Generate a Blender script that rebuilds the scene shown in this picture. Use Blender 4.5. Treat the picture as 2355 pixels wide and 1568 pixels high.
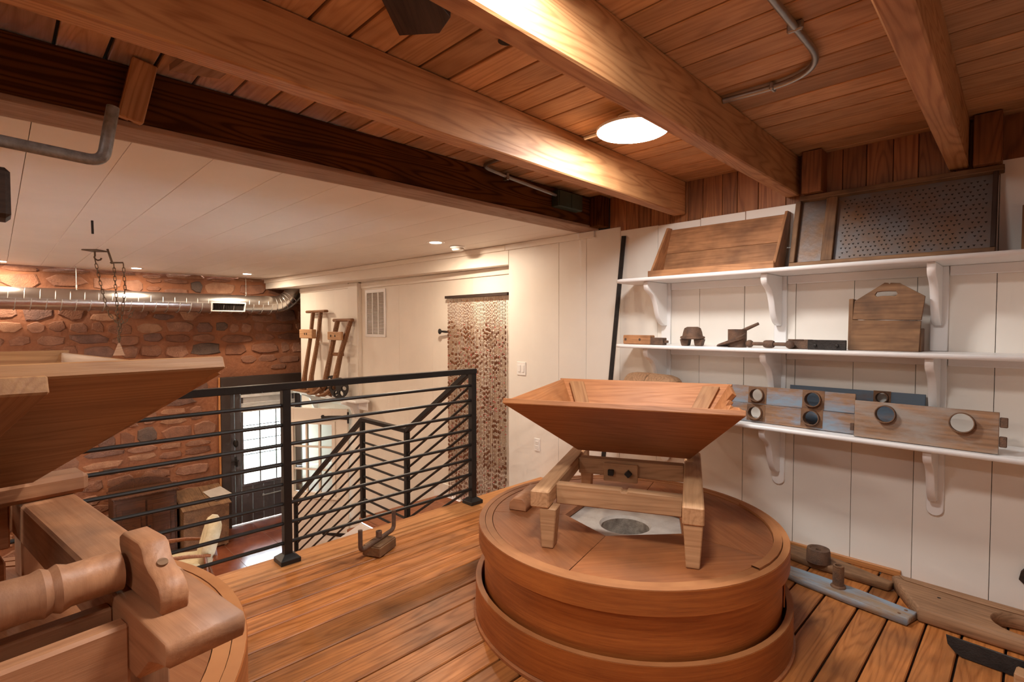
import bpy, bmesh, math, random
from mathutils import Vector as V, Matrix as M

random.seed(7)
scene = bpy.context.scene
col = scene.collection
for o in list(bpy.data.objects):
    bpy.data.objects.remove(o)

# ---------------------------------------------------------------- camera, world, exposure
cam_data = bpy.data.cameras.new('camera')
cam_data.sensor_width = 36.0
cam_data.lens = 36.0 * 1195.0 / 2355.0
cam_data.clip_start = 0.02
cam = bpy.data.objects.new('camera', cam_data)
cam.location = (0, 0, 1.40)
cam.rotation_euler = (math.radians(90 - 1.678), 0, math.radians(45.2))
col.objects.link(cam)
scene.camera = cam

world = bpy.data.worlds.new('daylight')
scene.world = world
world.use_nodes = True
bgn = world.node_tree.nodes['Background']
bgn.inputs[0].default_value = (0.80, 0.90, 1.0, 1)
bgn.inputs[1].default_value = 26.0

scene.view_settings.view_transform = 'Standard'
scene.view_settings.look = 'None'
scene.view_settings.gamma = 1.0
scene.view_settings.use_curve_mapping = False
scene.view_settings.exposure = 0.66
scene.cycles.use_denoising = True
scene.cycles.max_bounces = 6
scene.cycles.diffuse_bounces = 5
scene.cycles.glossy_bounces = 3
scene.cycles.transmission_bounces = 3
scene.cycles.transparent_max_bounces = 6
scene.cycles.caustics_reflective = False
scene.cycles.caustics_refractive = False
scene.cycles.use_adaptive_sampling = True
scene.cycles.adaptive_threshold = 0.06
scene.cycles.adaptive_min_samples = 16
scene.cycles.sample_clamp_indirect = 6.0

LAMP_POWER = 70.0        # the round ceiling lamps over the mill floor
LAMP_COLOR = (1.0, 0.965, 0.915)
SPOT_POWER = 660.0        # the small recessed lamps of the lower ceiling
SPOT_COLOR = (1.0, 0.80, 0.60)

# ---------------------------------------------------------------- materials
MATS = {}
def new_mat(name):
    m = bpy.data.materials.new(name)
    m.use_nodes = True
    nt = m.node_tree
    MATS[name] = m
    return m, nt, nt.nodes['Principled BSDF']

def nd(nt, kind, **kw):
    n = nt.nodes.new(kind)
    for k, v in kw.items():
        if k.startswith('i_'):
            n.inputs[k[2:].replace('_', ' ')].default_value = v
        else:
            setattr(n, k, v)
    return n

def coords(nt, scale, spread=37.0):
    tc = nd(nt, 'ShaderNodeTexCoord')
    oi = nd(nt, 'ShaderNodeObjectInfo')
    mu = nd(nt, 'ShaderNodeMath', operation='MULTIPLY')
    mu.inputs[1].default_value = spread
    nt.links.new(oi.outputs['Random'], mu.inputs[0])
    ad = nd(nt, 'ShaderNodeVectorMath', operation='ADD')
    nt.links.new(tc.outputs['Object'], ad.inputs[0])
    nt.links.new(mu.outputs[0], ad.inputs[1])
    mp = nd(nt, 'ShaderNodeMapping')
    mp.inputs['Scale'].default_value = scale
    nt.links.new(ad.outputs[0], mp.inputs[0])
    return mp, ad, oi

def mixc(nt, fac, a, b, mode='MIX'):
    n = nd(nt, 'ShaderNodeMix', data_type='RGBA', blend_type=mode)
    for s, v in ((0, fac), (6, a), (7, b)):
        if hasattr(v, 'links'):
            nt.links.new(v, n.inputs[s])
        else:
            n.inputs[s].default_value = v if not isinstance(v, tuple) else (*v, 1)[:4]
    return n.outputs[2]

def ramp(nt, fac, stops):
    r = nd(nt, 'ShaderNodeValToRGB')
    el = r.color_ramp.elements
    while len(el) < len(stops):
        el.new(0.5)
    for e, (p, c) in zip(el, stops):
        e.position = p
        e.color = (c, c, c, 1) if isinstance(c, (int, float)) else (*c, 1)
    nt.links.new(fac, r.inputs[0])
    return r.outputs[0]

AX = {'X': (2.2, 60, 60), 'Y': (60, 2.2, 60), 'Z': (60, 60, 2.2), 'R': (2.6, 2.6, 70)}
def wood(name, light, dark, axis='X', rough=0.55, fine=1.0, var=0.22, stain=0.35, figure=0.5, bump=0.25, stain_col=None, coat=0.0, stscale=2.3, spec=0.4):
    """weathered timber: long grain, growth-ring figure, blotches and board-to-board change"""
    m, nt, p = new_mat(name)
    sc = AX[axis]
    mp, ad, oi = coords(nt, tuple(s * fine for s in sc))
    n1 = nd(nt, 'ShaderNodeTexNoise', i_Scale=1.0, i_Detail=4.0, i_Roughness=0.7, i_Distortion=0.0)
    nt.links.new(mp.outputs[0], n1.inputs['Vector'])
    # growth-ring figure: iso-bands of a smooth stretched noise
    mp2 = nd(nt, 'ShaderNodeMapping')
    mp2.inputs['Scale'].default_value = tuple((0.8 if s < 3 else 8.0) for s in sc)
    nt.links.new(ad.outputs[0], mp2.inputs[0])
    n2 = nd(nt, 'ShaderNodeTexNoise', i_Scale=1.0, i_Detail=1.0, i_Roughness=0.4)
    nt.links.new(mp2.outputs[0], n2.inputs['Vector'])
    mm = nd(nt, 'ShaderNodeMath', operation='MULTIPLY'); mm.inputs[1].default_value = 95.0
    nt.links.new(n2.outputs[0], mm.inputs[0])
    sn = nd(nt, 'ShaderNodeMath', operation='SINE')
    nt.links.new(mm.outputs[0], sn.inputs[0])
    ma = nd(nt, 'ShaderNodeMath', operation='MULTIPLY_ADD'); ma.inputs[1].default_value = 0.5; ma.inputs[2].default_value = 0.5
    nt.links.new(sn.outputs[0], ma.inputs[0])
    ring = ramp(nt, ma.outputs[0], [(0.0, 0.0), (0.35, 0.62), (1.0, 0.85)])
    g = mixc(nt, figure * 0.55, n1.outputs[0], ring)
    fac = ramp(nt, g, [(0.28, 0.0), (0.68, 1.0)])
    c = mixc(nt, fac, dark, light)
    # blotches
    n3 = nd(nt, 'ShaderNodeTexNoise', i_Scale=stscale, i_Detail=3.0, i_Roughness=0.6)
    nt.links.new(ad.outputs[0], n3.inputs['Vector'])
    st = ramp(nt, n3.outputs[0], [(0.42, 0.0), (0.72, 1.0)])
    sm = nd(nt, 'ShaderNodeMath', operation='MULTIPLY'); sm.inputs[1].default_value = stain
    nt.links.new(st, sm.inputs[0])
    sc_ = stain_col or tuple(x * 0.35 for x in dark)
    c = mixc(nt, sm.outputs[0], c, sc_)
    # board to board
    hv = nd(nt, 'ShaderNodeHueSaturation')
    mr = nd(nt, 'ShaderNodeMapRange')
    mr.inputs[3].default_value = 1 - var; mr.inputs[4].default_value = 1 + var
    nt.links.new(oi.outputs['Random'], mr.inputs[0])
    nt.links.new(mr.outputs[0], hv.inputs['Value'])
    nt.links.new(c, hv.inputs['Color'])
    nt.links.new(hv.outputs[0], p.inputs['Base Color'])
    rr = nd(nt, 'ShaderNodeMapRange')
    rr.inputs[3].default_value = rough + 0.12; rr.inputs[4].default_value = rough - 0.08
    nt.links.new(g, rr.inputs[0])
    nt.links.new(rr.outputs[0], p.inputs['Roughness'])
    p.inputs['Coat Weight'].default_value = coat
    p.inputs['Specular IOR Level'].default_value = spec
    b = nd(nt, 'ShaderNodeBump', i_Strength=bump, i_Distance=0.004)
    nt.links.new(g, b.inputs['Height'])
    nt.links.new(b.outputs[0], p.inputs['Normal'])
    return m

def plain(name, color, rough=0.5, metal=0.0, var=0.05, nscale=6.0, namt=0.12, bump=0.05, dark=None, spec=0.5):
    """painted or solid surface with faint unevenness"""
    m, nt, p = new_mat(name)
    mp, ad, oi = coords(nt, (1, 1, 1))
    n = nd(nt, 'ShaderNodeTexNoise', i_Scale=nscale, i_Detail=4.0, i_Roughness=0.6)
    nt.links.new(mp.outputs[0], n.inputs['Vector'])
    f = ramp(nt, n.outputs[0], [(0.35, 0.0), (0.7, 1.0)])
    d = dark or tuple(c * (1 - namt * 2) for c in color)
    c = mixc(nt, f, color, d)
    hv = nd(nt, 'ShaderNodeHueSaturation')
    mr = nd(nt, 'ShaderNodeMapRange'); mr.inputs[3].default_value = 1 - var; mr.inputs[4].default_value = 1 + var
    nt.links.new(oi.outputs['Random'], mr.inputs[0]); nt.links.new(mr.outputs[0], hv.inputs['Value'])
    nt.links.new(c, hv.inputs['Color']); nt.links.new(hv.outputs[0], p.inputs['Base Color'])
    p.inputs['Roughness'].default_value = rough
    p.inputs['Metallic'].default_value = metal
    p.inputs['Specular IOR Level'].default_value = spec
    n2 = nd(nt, 'ShaderNodeTexNoise', i_Scale=nscale * 9, i_Detail=2.0)
    nt.links.new(mp.outputs[0], n2.inputs['Vector'])
    b = nd(nt, 'ShaderNodeBump', i_Strength=bump, i_Distance=0.01)
    nt.links.new(n2.outputs[0], b.inputs['Height']); nt.links.new(b.outputs[0], p.inputs['Normal'])
    return m

def worn(name, woodcol, wooddark, paint, amount=0.5, rough=0.6, axis='X'):
    """old paint worn back to the timber"""
    m, nt, p = new_mat(name)
    mp, ad, oi = coords(nt, AX[axis])
    n1 = nd(nt, 'ShaderNodeTexNoise', i_Scale=1.0, i_Detail=6.0, i_Roughness=0.6)
    nt.links.new(mp.outputs[0], n1.inputs['Vector'])
    c = mixc(nt, ramp(nt, n1.outputs[0], [(0.3, 0.0), (0.7, 1.0)]), wooddark, woodcol)
    mp2 = nd(nt, 'ShaderNodeMapping'); mp2.inputs['Scale'].default_value = tuple((3.5 if s < 3 else 9.0) for s in AX[axis])
    nt.links.new(ad.outputs[0], mp2.inputs[0])
    n2 = nd(nt, 'ShaderNodeTexNoise', i_Scale=1.0, i_Detail=7.0, i_Roughness=0.65)
    nt.links.new(mp2.outputs[0], n2.inputs['Vector'])
    f = ramp(nt, n2.outputs[0], [(0.56 - amount * 0.3, 0.0), (0.76 - amount * 0.3, 1.0)])
    c = mixc(nt, f, c, paint)
    nt.links.new(c, p.inputs['Base Color'])
    p.inputs['Roughness'].default_value = rough
    b = nd(nt, 'ShaderNodeBump', i_Strength=0.3, i_Distance=0.003)
    nt.links.new(n1.outputs[0], b.inputs['Height']); nt.links.new(b.outputs[0], p.inputs['Normal'])
    return m

def emit(name, color, strength):
    m, nt, p = new_mat(name)
    p.inputs['Base Color'].default_value = (0.8, 0.8, 0.8, 1)
    p.inputs['Emission Color'].default_value = (*color, 1)
    p.inputs['Emission Strength'].default_value = strength
    return m

def glass(name):
    m = bpy.data.materials.new(name); m.use_nodes = True; MATS[name] = m
    nt = m.node_tree; nt.nodes.clear()
    out = nd(nt, 'ShaderNodeOutputMaterial')
    tr = nd(nt, 'ShaderNodeBsdfTransparent'); tr.inputs[0].default_value = (0.93, 0.97, 0.97, 1)
    gl = nd(nt, 'ShaderNodeBsdfGlossy'); gl.inputs['Roughness'].default_value = 0.03
    fr = nd(nt, 'ShaderNodeFresnel'); fr.inputs[0].default_value = 1.6
    mx = nd(nt, 'ShaderNodeMixShader')
    nt.links.new(fr.outputs[0], mx.inputs[0]); nt.links.new(tr.outputs[0], mx.inputs[1]); nt.links.new(gl.outputs[0], mx.inputs[2])
    nt.links.new(mx.outputs[0], out.inputs[0])
    return m

wood('floor_wood', (0.54, 0.205, 0.058), (0.29, 0.093, 0.021), 'X', rough=0.42, var=0.22, stain=0.62, figure=0.42, stain_col=(0.045, 0.022, 0.012))
wood('curb_wood', (0.56, 0.25, 0.085), (0.42, 0.165, 0.052), 'X', rough=0.42, var=0.05, stain=0.2, figure=0.4)
wood('tread_wood', (0.34, 0.11, 0.034), (0.20, 0.055, 0.018), 'Y', rough=0.4, var=0.1, stain=0.2)
wood('ceiling_wood', (0.64, 0.375, 0.195), (0.46, 0.245, 0.115), 'X', rough=0.6, var=0.22, stain=0.4, figure=0.45, stain_col=(0.06, 0.026, 0.014))
wood('joist_wood', (0.56, 0.29, 0.125), (0.36, 0.155, 0.058), 'X', rough=0.55, var=0.06, stain=0.4, figure=0.55, stain_col=(0.10, 0.042, 0.018))
wood('joist_dark', (0.125, 0.044, 0.010), (0.055, 0.018, 0.005), 'X', spec=0.03, rough=0.8, var=0.05, stain=0.45, figure=0.9, stain_col=(0.03, 0.014, 0.008))
wood('strip_wood', (0.42, 0.27, 0.19), (0.28, 0.16, 0.10), 'X', rough=0.7, var=0.05, stain=0.3)
wood('gable_wood', (0.34, 0.13, 0.040), (0.18, 0.060, 0.018), 'X', rough=0.55, var=0.25, stain=0.45)
wood('vat_wood', (0.42, 0.130, 0.029), (0.25, 0.064, 0.013), 'R', rough=0.40, var=0.06, stain=0.4, figure=0.12, stain_col=(0.12, 0.038, 0.016))
wood('vat_end', (0.46, 0.20, 0.075), (0.34, 0.125, 0.042), 'R', rough=0.5, var=0.08, stain=0.3, figure=0.2)
wood('lid_wood', (0.41, 0.155, 0.056), (0.29, 0.094, 0.031), 'X', rough=0.42, var=0.07, stain=0.6, figure=0.15, stscale=3.2, stain_col=(0.13, 0.058, 0.03))
wood('horse_wood', (0.52, 0.30, 0.155), (0.34, 0.175, 0.08), 'X', rough=0.6, var=0.06, stain=0.45, figure=0.35, stain_col=(0.17, 0.095, 0.05))
wood('hopper_wood', (0.45, 0.185, 0.066), (0.30, 0.105, 0.032), 'X', rough=0.5, var=0.05, stain=0.4, figure=0.35, stain_col=(0.20, 0.075, 0.03))
wood('hopper_tan', (0.38, 0.185, 0.072), (0.24, 0.098, 0.034), 'X', rough=0.55, var=0.06, stain=0.45, figure=0.35, stain_col=(0.16, 0.085, 0.042))
wood('frame_pink', (0.47, 0.225, 0.110), (0.32, 0.135, 0.060), 'X', rough=0.5, var=0.05, stain=0.75, figure=0.22, stscale=6.0, stain_col=(0.19, 0.095, 0.055))
wood('crate_wood', (0.52, 0.255, 0.115), (0.31, 0.135, 0.055), 'X', rough=0.6, var=0.08, stain=0.6, figure=0.25, stscale=5.0, stain_col=(0.085, 0.038, 0.02))
wood('old_wood', (0.27, 0.145, 0.068), (0.14, 0.068, 0.032), 'X', rough=0.65, var=0.12, stain=0.65, figure=0.2, stscale=6.0, stain_col=(0.05, 0.027, 0.017))
wood('plank_tan', (0.40, 0.225, 0.12), (0.22, 0.115, 0.058), 'X', rough=0.65, var=0.05, stain=0.45, figure=0.35, stain_col=(0.10, 0.055, 0.032))
wood('dark_wood', (0.060, 0.032, 0.022), (0.022, 0.013, 0.010), 'X', rough=0.6, var=0.1, stain=0.4, figure=0.3)
wood('cabinet_wood', (0.12, 0.042, 0.014), (0.05, 0.018, 0.008), 'Z', rough=0.6, var=0.05, stain=0.4, figure=0.4)
wood('chair_wood', (0.24, 0.085, 0.03), (0.15, 0.045, 0.016), 'X', rough=0.35, var=0.05, stain=0.1)
wood('truck_wood', (0.27, 0.125, 0.052), (0.15, 0.062, 0.025), 'X', rough=0.5, var=0.1, stain=0.3)
wood('truck_pale', (0.50, 0.29, 0.15), (0.36, 0.19, 0.09), 'X', rough=0.6, var=0.05, stain=0.2)
plain('white_paint', (0.83, 0.79, 0.73), rough=0.5, var=0.02, nscale=2.0, namt=0.03, bump=0.05)
plain('white_ceiling', (0.84, 0.77, 0.70), rough=0.6, var=0.02, nscale=1.5, namt=0.035, bump=0.05)
plain('cream_paint', (0.84, 0.77, 0.68), rough=0.45, var=0.02, nscale=2.0, namt=0.03, bump=0.05)
plain('shelf_white', (0.86, 0.86, 0.86), rough=0.35, var=0.01, nscale=4.0, namt=0.02, bump=0.03)
plain('plastic_white', (0.85, 0.84, 0.82), rough=0.35, var=0.01, namt=0.01, bump=0.0)
plain('seam_dark', (0.035, 0.022, 0.014), rough=0.9, namt=0.2)
plain('seam_tan', (0.30, 0.22, 0.15), rough=0.9, namt=0.1)
plain('black_metal', (0.020, 0.018, 0.017), rough=0.42, metal=0.3, var=0.02, nscale=30, namt=0.15, bump=0.04)
plain('iron_dark', (0.035, 0.030, 0.028), rough=0.5, metal=0.5, nscale=18, namt=0.25, bump=0.15)
plain('iron_rust', (0.17, 0.095, 0.058), rough=0.7, metal=0.25, nscale=22, dark=(0.075, 0.046, 0.034), bump=0.3)
plain('rust_brown', (0.21, 0.105, 0.05), rough=0.75, metal=0.1, nscale=16, dark=(0.10, 0.055, 0.035), bump=0.3)
plain('steel_bar', (0.30, 0.30, 0.30), rough=0.45, metal=0.35, nscale=40, dark=(0.17, 0.165, 0.16), bump=0.12)
plain('galvanised', (0.42, 0.41, 0.39), rough=0.38, metal=0.9, nscale=12, namt=0.1, bump=0.05)
plain('duct_seam', (0.62, 0.61, 0.58), rough=0.5, metal=0.8)
plain('duct_metal', (0.70, 0.69, 0.67), rough=0.25, metal=1.0, nscale=5, namt=0.06, bump=0.03)
plain('chain_metal', (0.14, 0.095, 0.06), rough=0.6, metal=0.4, nscale=30, namt=0.2)
plain('sieve_tin', (0.16, 0.155, 0.16), rough=0.5, metal=0.55, nscale=5.0, dark=(0.20, 0.105, 0.05), bump=0.1)
plain('green_box', (0.035, 0.055, 0.042), rough=0.5, nscale=10)
plain('stone_inner', (0.50, 0.44, 0.37), rough=0.8, nscale=25, dark=(0.22, 0.18, 0.145), bump=0.4)  # darker copy of the millstone tone, paints shade on the eye's inner wall
plain('stone_pale', (0.76, 0.72, 0.66), rough=0.55, nscale=9, dark=(0.56, 0.51, 0.45), bump=0.2)
plain('mortar', (0.30, 0.115, 0.052), rough=0.9, nscale=2.5, dark=(0.19, 0.072, 0.036), bump=0.9)
STONES = []
for i, (a, b) in enumerate([((0.21, 0.094, 0.055), (0.125, 0.056, 0.036)), ((0.255, 0.125, 0.078), (0.165, 0.075, 0.046)), ((0.155, 0.078, 0.056), (0.085, 0.046, 0.037)),
                            ((0.30, 0.155, 0.09), (0.19, 0.088, 0.05)), ((0.185, 0.078, 0.042), (0.12, 0.05, 0.03)), ((0.10, 0.064, 0.05), (0.055, 0.038, 0.033))]):
    a = tuple(1.25 * q for q in a); b = tuple(1.25 * q for q in b)
    plain('stone_%s' % 'abcdef'[i], a, rough=0.85, var=0.12, nscale=7, dark=b, bump=0.8); STONES.append('stone_%s' % 'abcdef'[i])
plain('terracotta', (0.24, 0.072, 0.032), rough=0.22, var=0.12, nscale=5, dark=(0.17, 0.048, 0.024), bump=0.03)
plain('grout', (0.24, 0.15, 0.10), rough=0.8)
plain('door_slate', (0.090, 0.074, 0.075), rough=0.42, var=0.05, nscale=3, namt=0.08, bump=0.04)
plain('door_brown', (0.042, 0.026, 0.020), rough=0.45, var=0.05, nscale=3, namt=0.08, bump=0.04)
plain('blind_fabric', (0.80, 0.80, 0.79), rough=0.8)
plain('cushion', (0.62, 0.53, 0.36), rough=0.9, nscale=9, dark=(0.45, 0.36, 0.22), bump=0.15)
plain('paper', (0.55, 0.48, 0.42), rough=0.8, nscale=3, namt=0.1)
plain('red_tag', (0.55, 0.03, 0.02), rough=0.5)
plain('bead_tan', (0.36, 0.215, 0.115), rough=0.4, nscale=60, namt=0.2)
plain('bead_gold', (0.29, 0.135, 0.048), rough=0.35, nscale=60, namt=0.2)
plain('bead_brown', (0.20, 0.07, 0.025), rough=0.35, nscale=60, namt=0.2)
plain('bead_red', (0.42, 0.04, 0.03), rough=0.35)
plain('grass', (0.30, 0.32, 0.24), rough=0.9)
plain('fence_white', (0.75, 0.77, 0.8), rough=0.6)
worn('blue_board', (0.34, 0.195, 0.11), (0.17, 0.09, 0.05), (0.20, 0.27, 0.345), amount=0.46)
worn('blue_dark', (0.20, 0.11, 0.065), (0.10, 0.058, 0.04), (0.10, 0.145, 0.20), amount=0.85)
worn('grey_board', (0.36, 0.20, 0.105), (0.16, 0.085, 0.045), (0.29, 0.245, 0.21), amount=0.5)
worn('blue_bar', (0.36, 0.26, 0.17), (0.16, 0.10, 0.06), (0.23, 0.305, 0.385), amount=0.62)
glass('pane_glass')
emit('lamp_glow', LAMP_COLOR, LAMP_POWER)
emit('fill_glow', LAMP_COLOR, LAMP_POWER * 0.75)  # glow of the fill lamps added behind the camera
emit('fill_glow_dim', LAMP_COLOR, LAMP_POWER * 0.5)
emit('spot_glow', SPOT_COLOR, SPOT_POWER)

# ---------------------------------------------------------------- building helpers
def tag(o, label=None, cat=None, group=None, kind=None):
    if label: o['label'] = label
    if cat: o['category'] = cat
    if group: o['group'] = group
    if kind: o['kind'] = kind
    return o

def thing(name, label, cat, loc=(0, 0, 0), rz=0.0, group=None):
    o = bpy.data.objects.new(name, None)
    o.empty_display_size = 0.1
    o.location = loc; o.rotation_euler = (0, 0, rz)
    col.objects.link(o)
    return tag(o, label, cat, group)

def link(name, me, mats, par=None, mat=None):
    for mn in ([mats] if isinstance(mats, str) else mats):
        if MATS[mn].name not in [x.name for x in me.materials if x]:
            me.materials.append(MATS[mn])
    o = bpy.data.objects.new(name, me)
    col.objects.link(o)
    if par: o.parent = par
    if mat is not None: o.matrix_basis = mat
    return o

def axes(p, x, z):
    x = V(x).normalized(); z = V(z); z = (z - x * z.dot(x)).normalized(); y = z.cross(x)
    m = M((x, y, z)).transposed().to_4x4(); m.translation = V(p)
    return m

_cache = {}
def board(name, p0, p1, w, t, mat, par=None, up=(0, 0, 1), bev=0.003):
    """a squared timber whose length runs p0 -> p1 (centre line); w across, t along 'up'"""
    p0, p1 = V(p0), V(p1); L = (p1 - p0).length
    key = (round(L, 4), round(w, 4), round(t, 4), mat, bev)
    me = _cache.get(key)
    if me is None:
        bm = bmesh.new(); bmesh.ops.create_cube(bm, size=1.0)
        for v in bm.verts: v.co = V((v.co.x * L, v.co.y * w, v.co.z * t))
        b = min(bev, t * 0.3, w * 0.3, L * 0.3)
        if b > 0: bmesh.ops.bevel(bm, geom=bm.edges[:], offset=b, segments=1, affect='EDGES')
        me = bpy.data.meshes.new(name); bm.to_mesh(me); bm.free(); _cache[key] = me
    return link(name, me, mat, par, axes((p0 + p1) / 2, p1 - p0, up))

def box(name, a, b, mat, par=None, bev=0.003, axis=None):
    """axis aligned block from corner a to corner b, grain along its longest side"""
    a, b = V(a), V(b); c = (a + b) / 2; d = [abs(b[i] - a[i]) for i in range(3)]
    i = 'xyz'.index(axis) if axis else max(range(3), key=lambda k: d[k])
    e = V((0, 0, 0)); e[i] = d[i] / 2
    if i == 2: return board(name, c - e, c + e, d[0], d[1], mat, par, (0, 1, 0), bev) if True else None
    j = 1 - i
    return board(name, c - e, c + e, d[j], d[2], mat, par, (0, 0, 1), bev)

class MB:
    """collects faces for ONE mesh"""
    def __init__(s): s.v = []; s.f = []; s.mi = []; s.sm = []
    def add(s, vs, fs, mi=0, sm=False):
        k = len(s.v); s.v += [tuple(v) for v in vs]
        for f in fs: s.f.append([k + i for i in f]); s.mi.append(mi); s.sm.append(sm)
    def box(s, a, b, mi=0):
        x0, y0, z0 = a; x1, y1, z1 = b
        s.add([(x0, y0, z0), (x1, y0, z0), (x1, y1, z0), (x0, y1, z0), (x0, y0, z1), (x1, y0, z1), (x1, y1, z1), (x0, y1, z1)],
              [(0, 3, 2, 1), (4, 5, 6, 7), (0, 1, 5, 4), (1, 2, 6, 5), (2, 3, 7, 6), (3, 0, 4, 7)], mi)
    def hexa(s, p, mi=0):
        s.add(p, [(0, 3, 2, 1), (4, 5, 6, 7), (0, 1, 5, 4), (1, 2, 6, 5), (2, 3, 7, 6), (3, 0, 4, 7)], mi)
    def tube(s, path, r, n=8, mi=0, closed=False, caps=True):
        P = [V(p) for p in path]; R = r if isinstance(r, (list, tuple)) else [r] * len(P)
        k = len(P); vs = []; ref = None
        for i, p in enumerate(P):
            if closed: t = P[(i + 1) % k] - P[i - 1]
            else: t = P[min(i + 1, k - 1)] - P[max(i - 1, 0)]
            t.normalize()
            if ref is None: ref = V((0, 0, 1)) if abs(t.z) < 0.9 else V((1, 0, 0))
            u = (ref - t * ref.dot(t)).normalized(); w = t.cross(u); ref = u
            for j in range(n):
                a = 2 * math.pi * j / n; vs.append(p + (u * math.cos(a) + w * math.sin(a)) * R[i])
        fs = []
        for i in range(k if closed else k - 1):
            for j in range(n):
                i2 = (i + 1) % k; fs.append((i * n + j, i * n + (j + 1) % n, i2 * n + (j + 1) % n, i2 * n + j))
        s.add(vs, fs, mi, True)
        if caps and not closed:
            b = len(s.v) - len(vs)
            s.f.append([b + j for j in reversed(range(n))]); s.mi.append(mi); s.sm.append(False)
            s.f.append([b + (k - 1) * n + j for j in range(n)]); s.mi.append(mi); s.sm.append(False)
    def lathe(s, prof, n=32, mi=0, c=(0, 0, 0), sm=True, caps=True, a0=0.0, a1=2 * math.pi):
        full = abs(a1 - a0 - 2 * math.pi) < 1e-6; m = n if full else n + 1
        vs = []
        for r, z in prof:
            for j in range(m):
                a = a0 + (a1 - a0) * j / n; vs.append((c[0] + r * math.cos(a), c[1] + r * math.sin(a), c[2] + z))
        fs = []
        for i in range(len(prof) - 1):
            for j in range(n):
                j2 = (j + 1) % m; fs.append((i * m + j, i * m + j2, (i + 1) * m + j2, (i + 1) * m + j))
        s.add(vs, fs, mi, sm)
        if caps and full:
            b = len(s.v) - len(vs)
            if prof[0][0] > 1e-5: s.f.append([b + j for j in reversed(range(m))]); s.mi.append(mi); s.sm.append(False)
            if prof[-1][0] > 1e-5: s.f.append([b + (len(prof) - 1) * m + j for j in range(m)]); s.mi.append(mi); s.sm.append(False)
    def build(s, name, mats, par=None, mat=None, bev=0, merge=False):
        me = bpy.data.meshes.new(name); me.from_pydata(s.v, [], s.f)
        for p, mi, sm in zip(me.polygons, s.mi, s.sm): p.material_index = mi; p.use_smooth = sm
        bm = bmesh.new(); bm.from_mesh(me)
        if merge: bmesh.ops.remove_doubles(bm, verts=bm.verts[:], dist=1e-5)
        bmesh.ops.recalc_face_normals(bm, faces=bm.faces[:])
        if bev:
            es = [e for e in bm.edges if len(e.link_faces) == 2 and e.calc_face_angle(0) > 0.6]
            bmesh.ops.bevel(bm, geom=es, offset=bev, segments=1, affect='EDGES')
        bm.to_mesh(me); bm.free()
        if any(s.sm):
            try: me.set_sharp_from_angle(angle=math.radians(40))
            except Exception: pass
        return link(name, me, mats, par, mat)

def plate(name, pts, t, mat, par=None, bev=0.002, flip=False):
    """a flat board with the outline pts (3-D, planar); first edge gives the grain; thickness t behind the outline"""
    P = [V(p) for p in pts]
    x = (P[1] - P[0]).normalized()
    n = V((0, 0, 0))
    for i in range(len(P)): n += (P[i] - P[0]).cross(P[(i + 1) % len(P)] - P[0])
    n.normalize()
    if flip: n = -n
    m = axes(P[0], x, n); im = m.inverted()
    L = [im @ p for p in P]; k = len(L)
    mb = MB()
    vs = [(q.x, q.y, 0) for q in L] + [(q.x, q.y, -t) for q in L]
    mb.add(vs, [tuple(range(k)), tuple(reversed(range(k, 2 * k)))] + [(i, i + k, (i + 1) % k + k, (i + 1) % k) for i in range(k)])
    return mb.build(name, mat, par, m, bev)

def circle(cx, cy, r, n=28, a0=0.0):
    return [(cx + r * math.cos(a0 + 2 * math.pi * i / n), cy + r * math.sin(a0 + 2 * math.pi * i / n)) for i in range(n)]

def cut(name, outline, holes, t, mat, par=None, m=None, bev=0.0015):
    """a sawn shape: outline in local x-y with holes, thickness t centred on z = 0"""
    cu = bpy.data.curves.new(name, 'CURVE'); cu.dimensions = '2D'; cu.fill_mode = 'BOTH'
    cu.extrude = max(t / 2 - bev, 0.0002); cu.bevel_depth = bev; cu.bevel_resolution = 0; cu.offset = -bev
    for lp in [outline] + list(holes):
        sp = cu.splines.new('POLY'); sp.points.add(len(lp) - 1)
        for q, (x, y) in zip(sp.points, lp): q.co = (x, y, 0, 1)
        sp.use_cyclic_u = True
    ob = bpy.data.objects.new(name, cu); col.objects.link(ob)
    bpy.context.view_layer.update()
    me = bpy.data.meshes.new_from_object(ob.evaluated_get(bpy.context.evaluated_depsgraph_get()))
    bpy.data.objects.remove(ob); bpy.data.curves.remove(cu)
    me.materials.clear()
    return link(name, me, mat, par, m)

def tubeobj(name, path, r, mat, par=None, n=8, **k):
    b = MB(); b.tube(path, r, n); return b.build(name, mat, par, **k)

def bend(pts, r, k=6):
    """rounds the corners of a poly-line"""
    P = [V(p) for p in pts]; out = [P[0]]
    for i in range(1, len(P) - 1):
        a = (P[i - 1] - P[i]).normalized(); b = (P[i + 1] - P[i]).normalized()
        p0 = P[i] + a * r; p1 = P[i] + b * r
        for j in range(k + 1):
            t = j / k; out.append(p0 * (1 - t) ** 2 + P[i] * 2 * t * (1 - t) + p1 * t * t)
    return out + [P[-1]]

def under(o, part):
    """makes o a sub-part of a part that shares its parent"""
    o.parent = part; o.matrix_basis = part.matrix_basis.inverted() @ o.matrix_basis
    return o

def copy_tree(o, parent=None):
    c = o.copy(); col.objects.link(c); c.parent = parent
    for ch in [x for x in bpy.data.objects if x.parent == o]: copy_tree(ch, c)
    return c

def structure(o, label=None): 
    return tag(o, label, kind='structure')
def shell(name, a, b, mat, label=None, bev=0.0):
    m = MB(); m.box(a, b); return structure(m.build(name, mat, bev=bev), label)
# ================================================================ the setting
YW, YC, XS, ZL = 3.56, 3.67, -9.3, -1.94      # shelf wall, curtain wall, stone wall, lower floor
ZU, ZLC = 2.44, 2.19                          # underside of upper boards, lower ceiling

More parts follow.
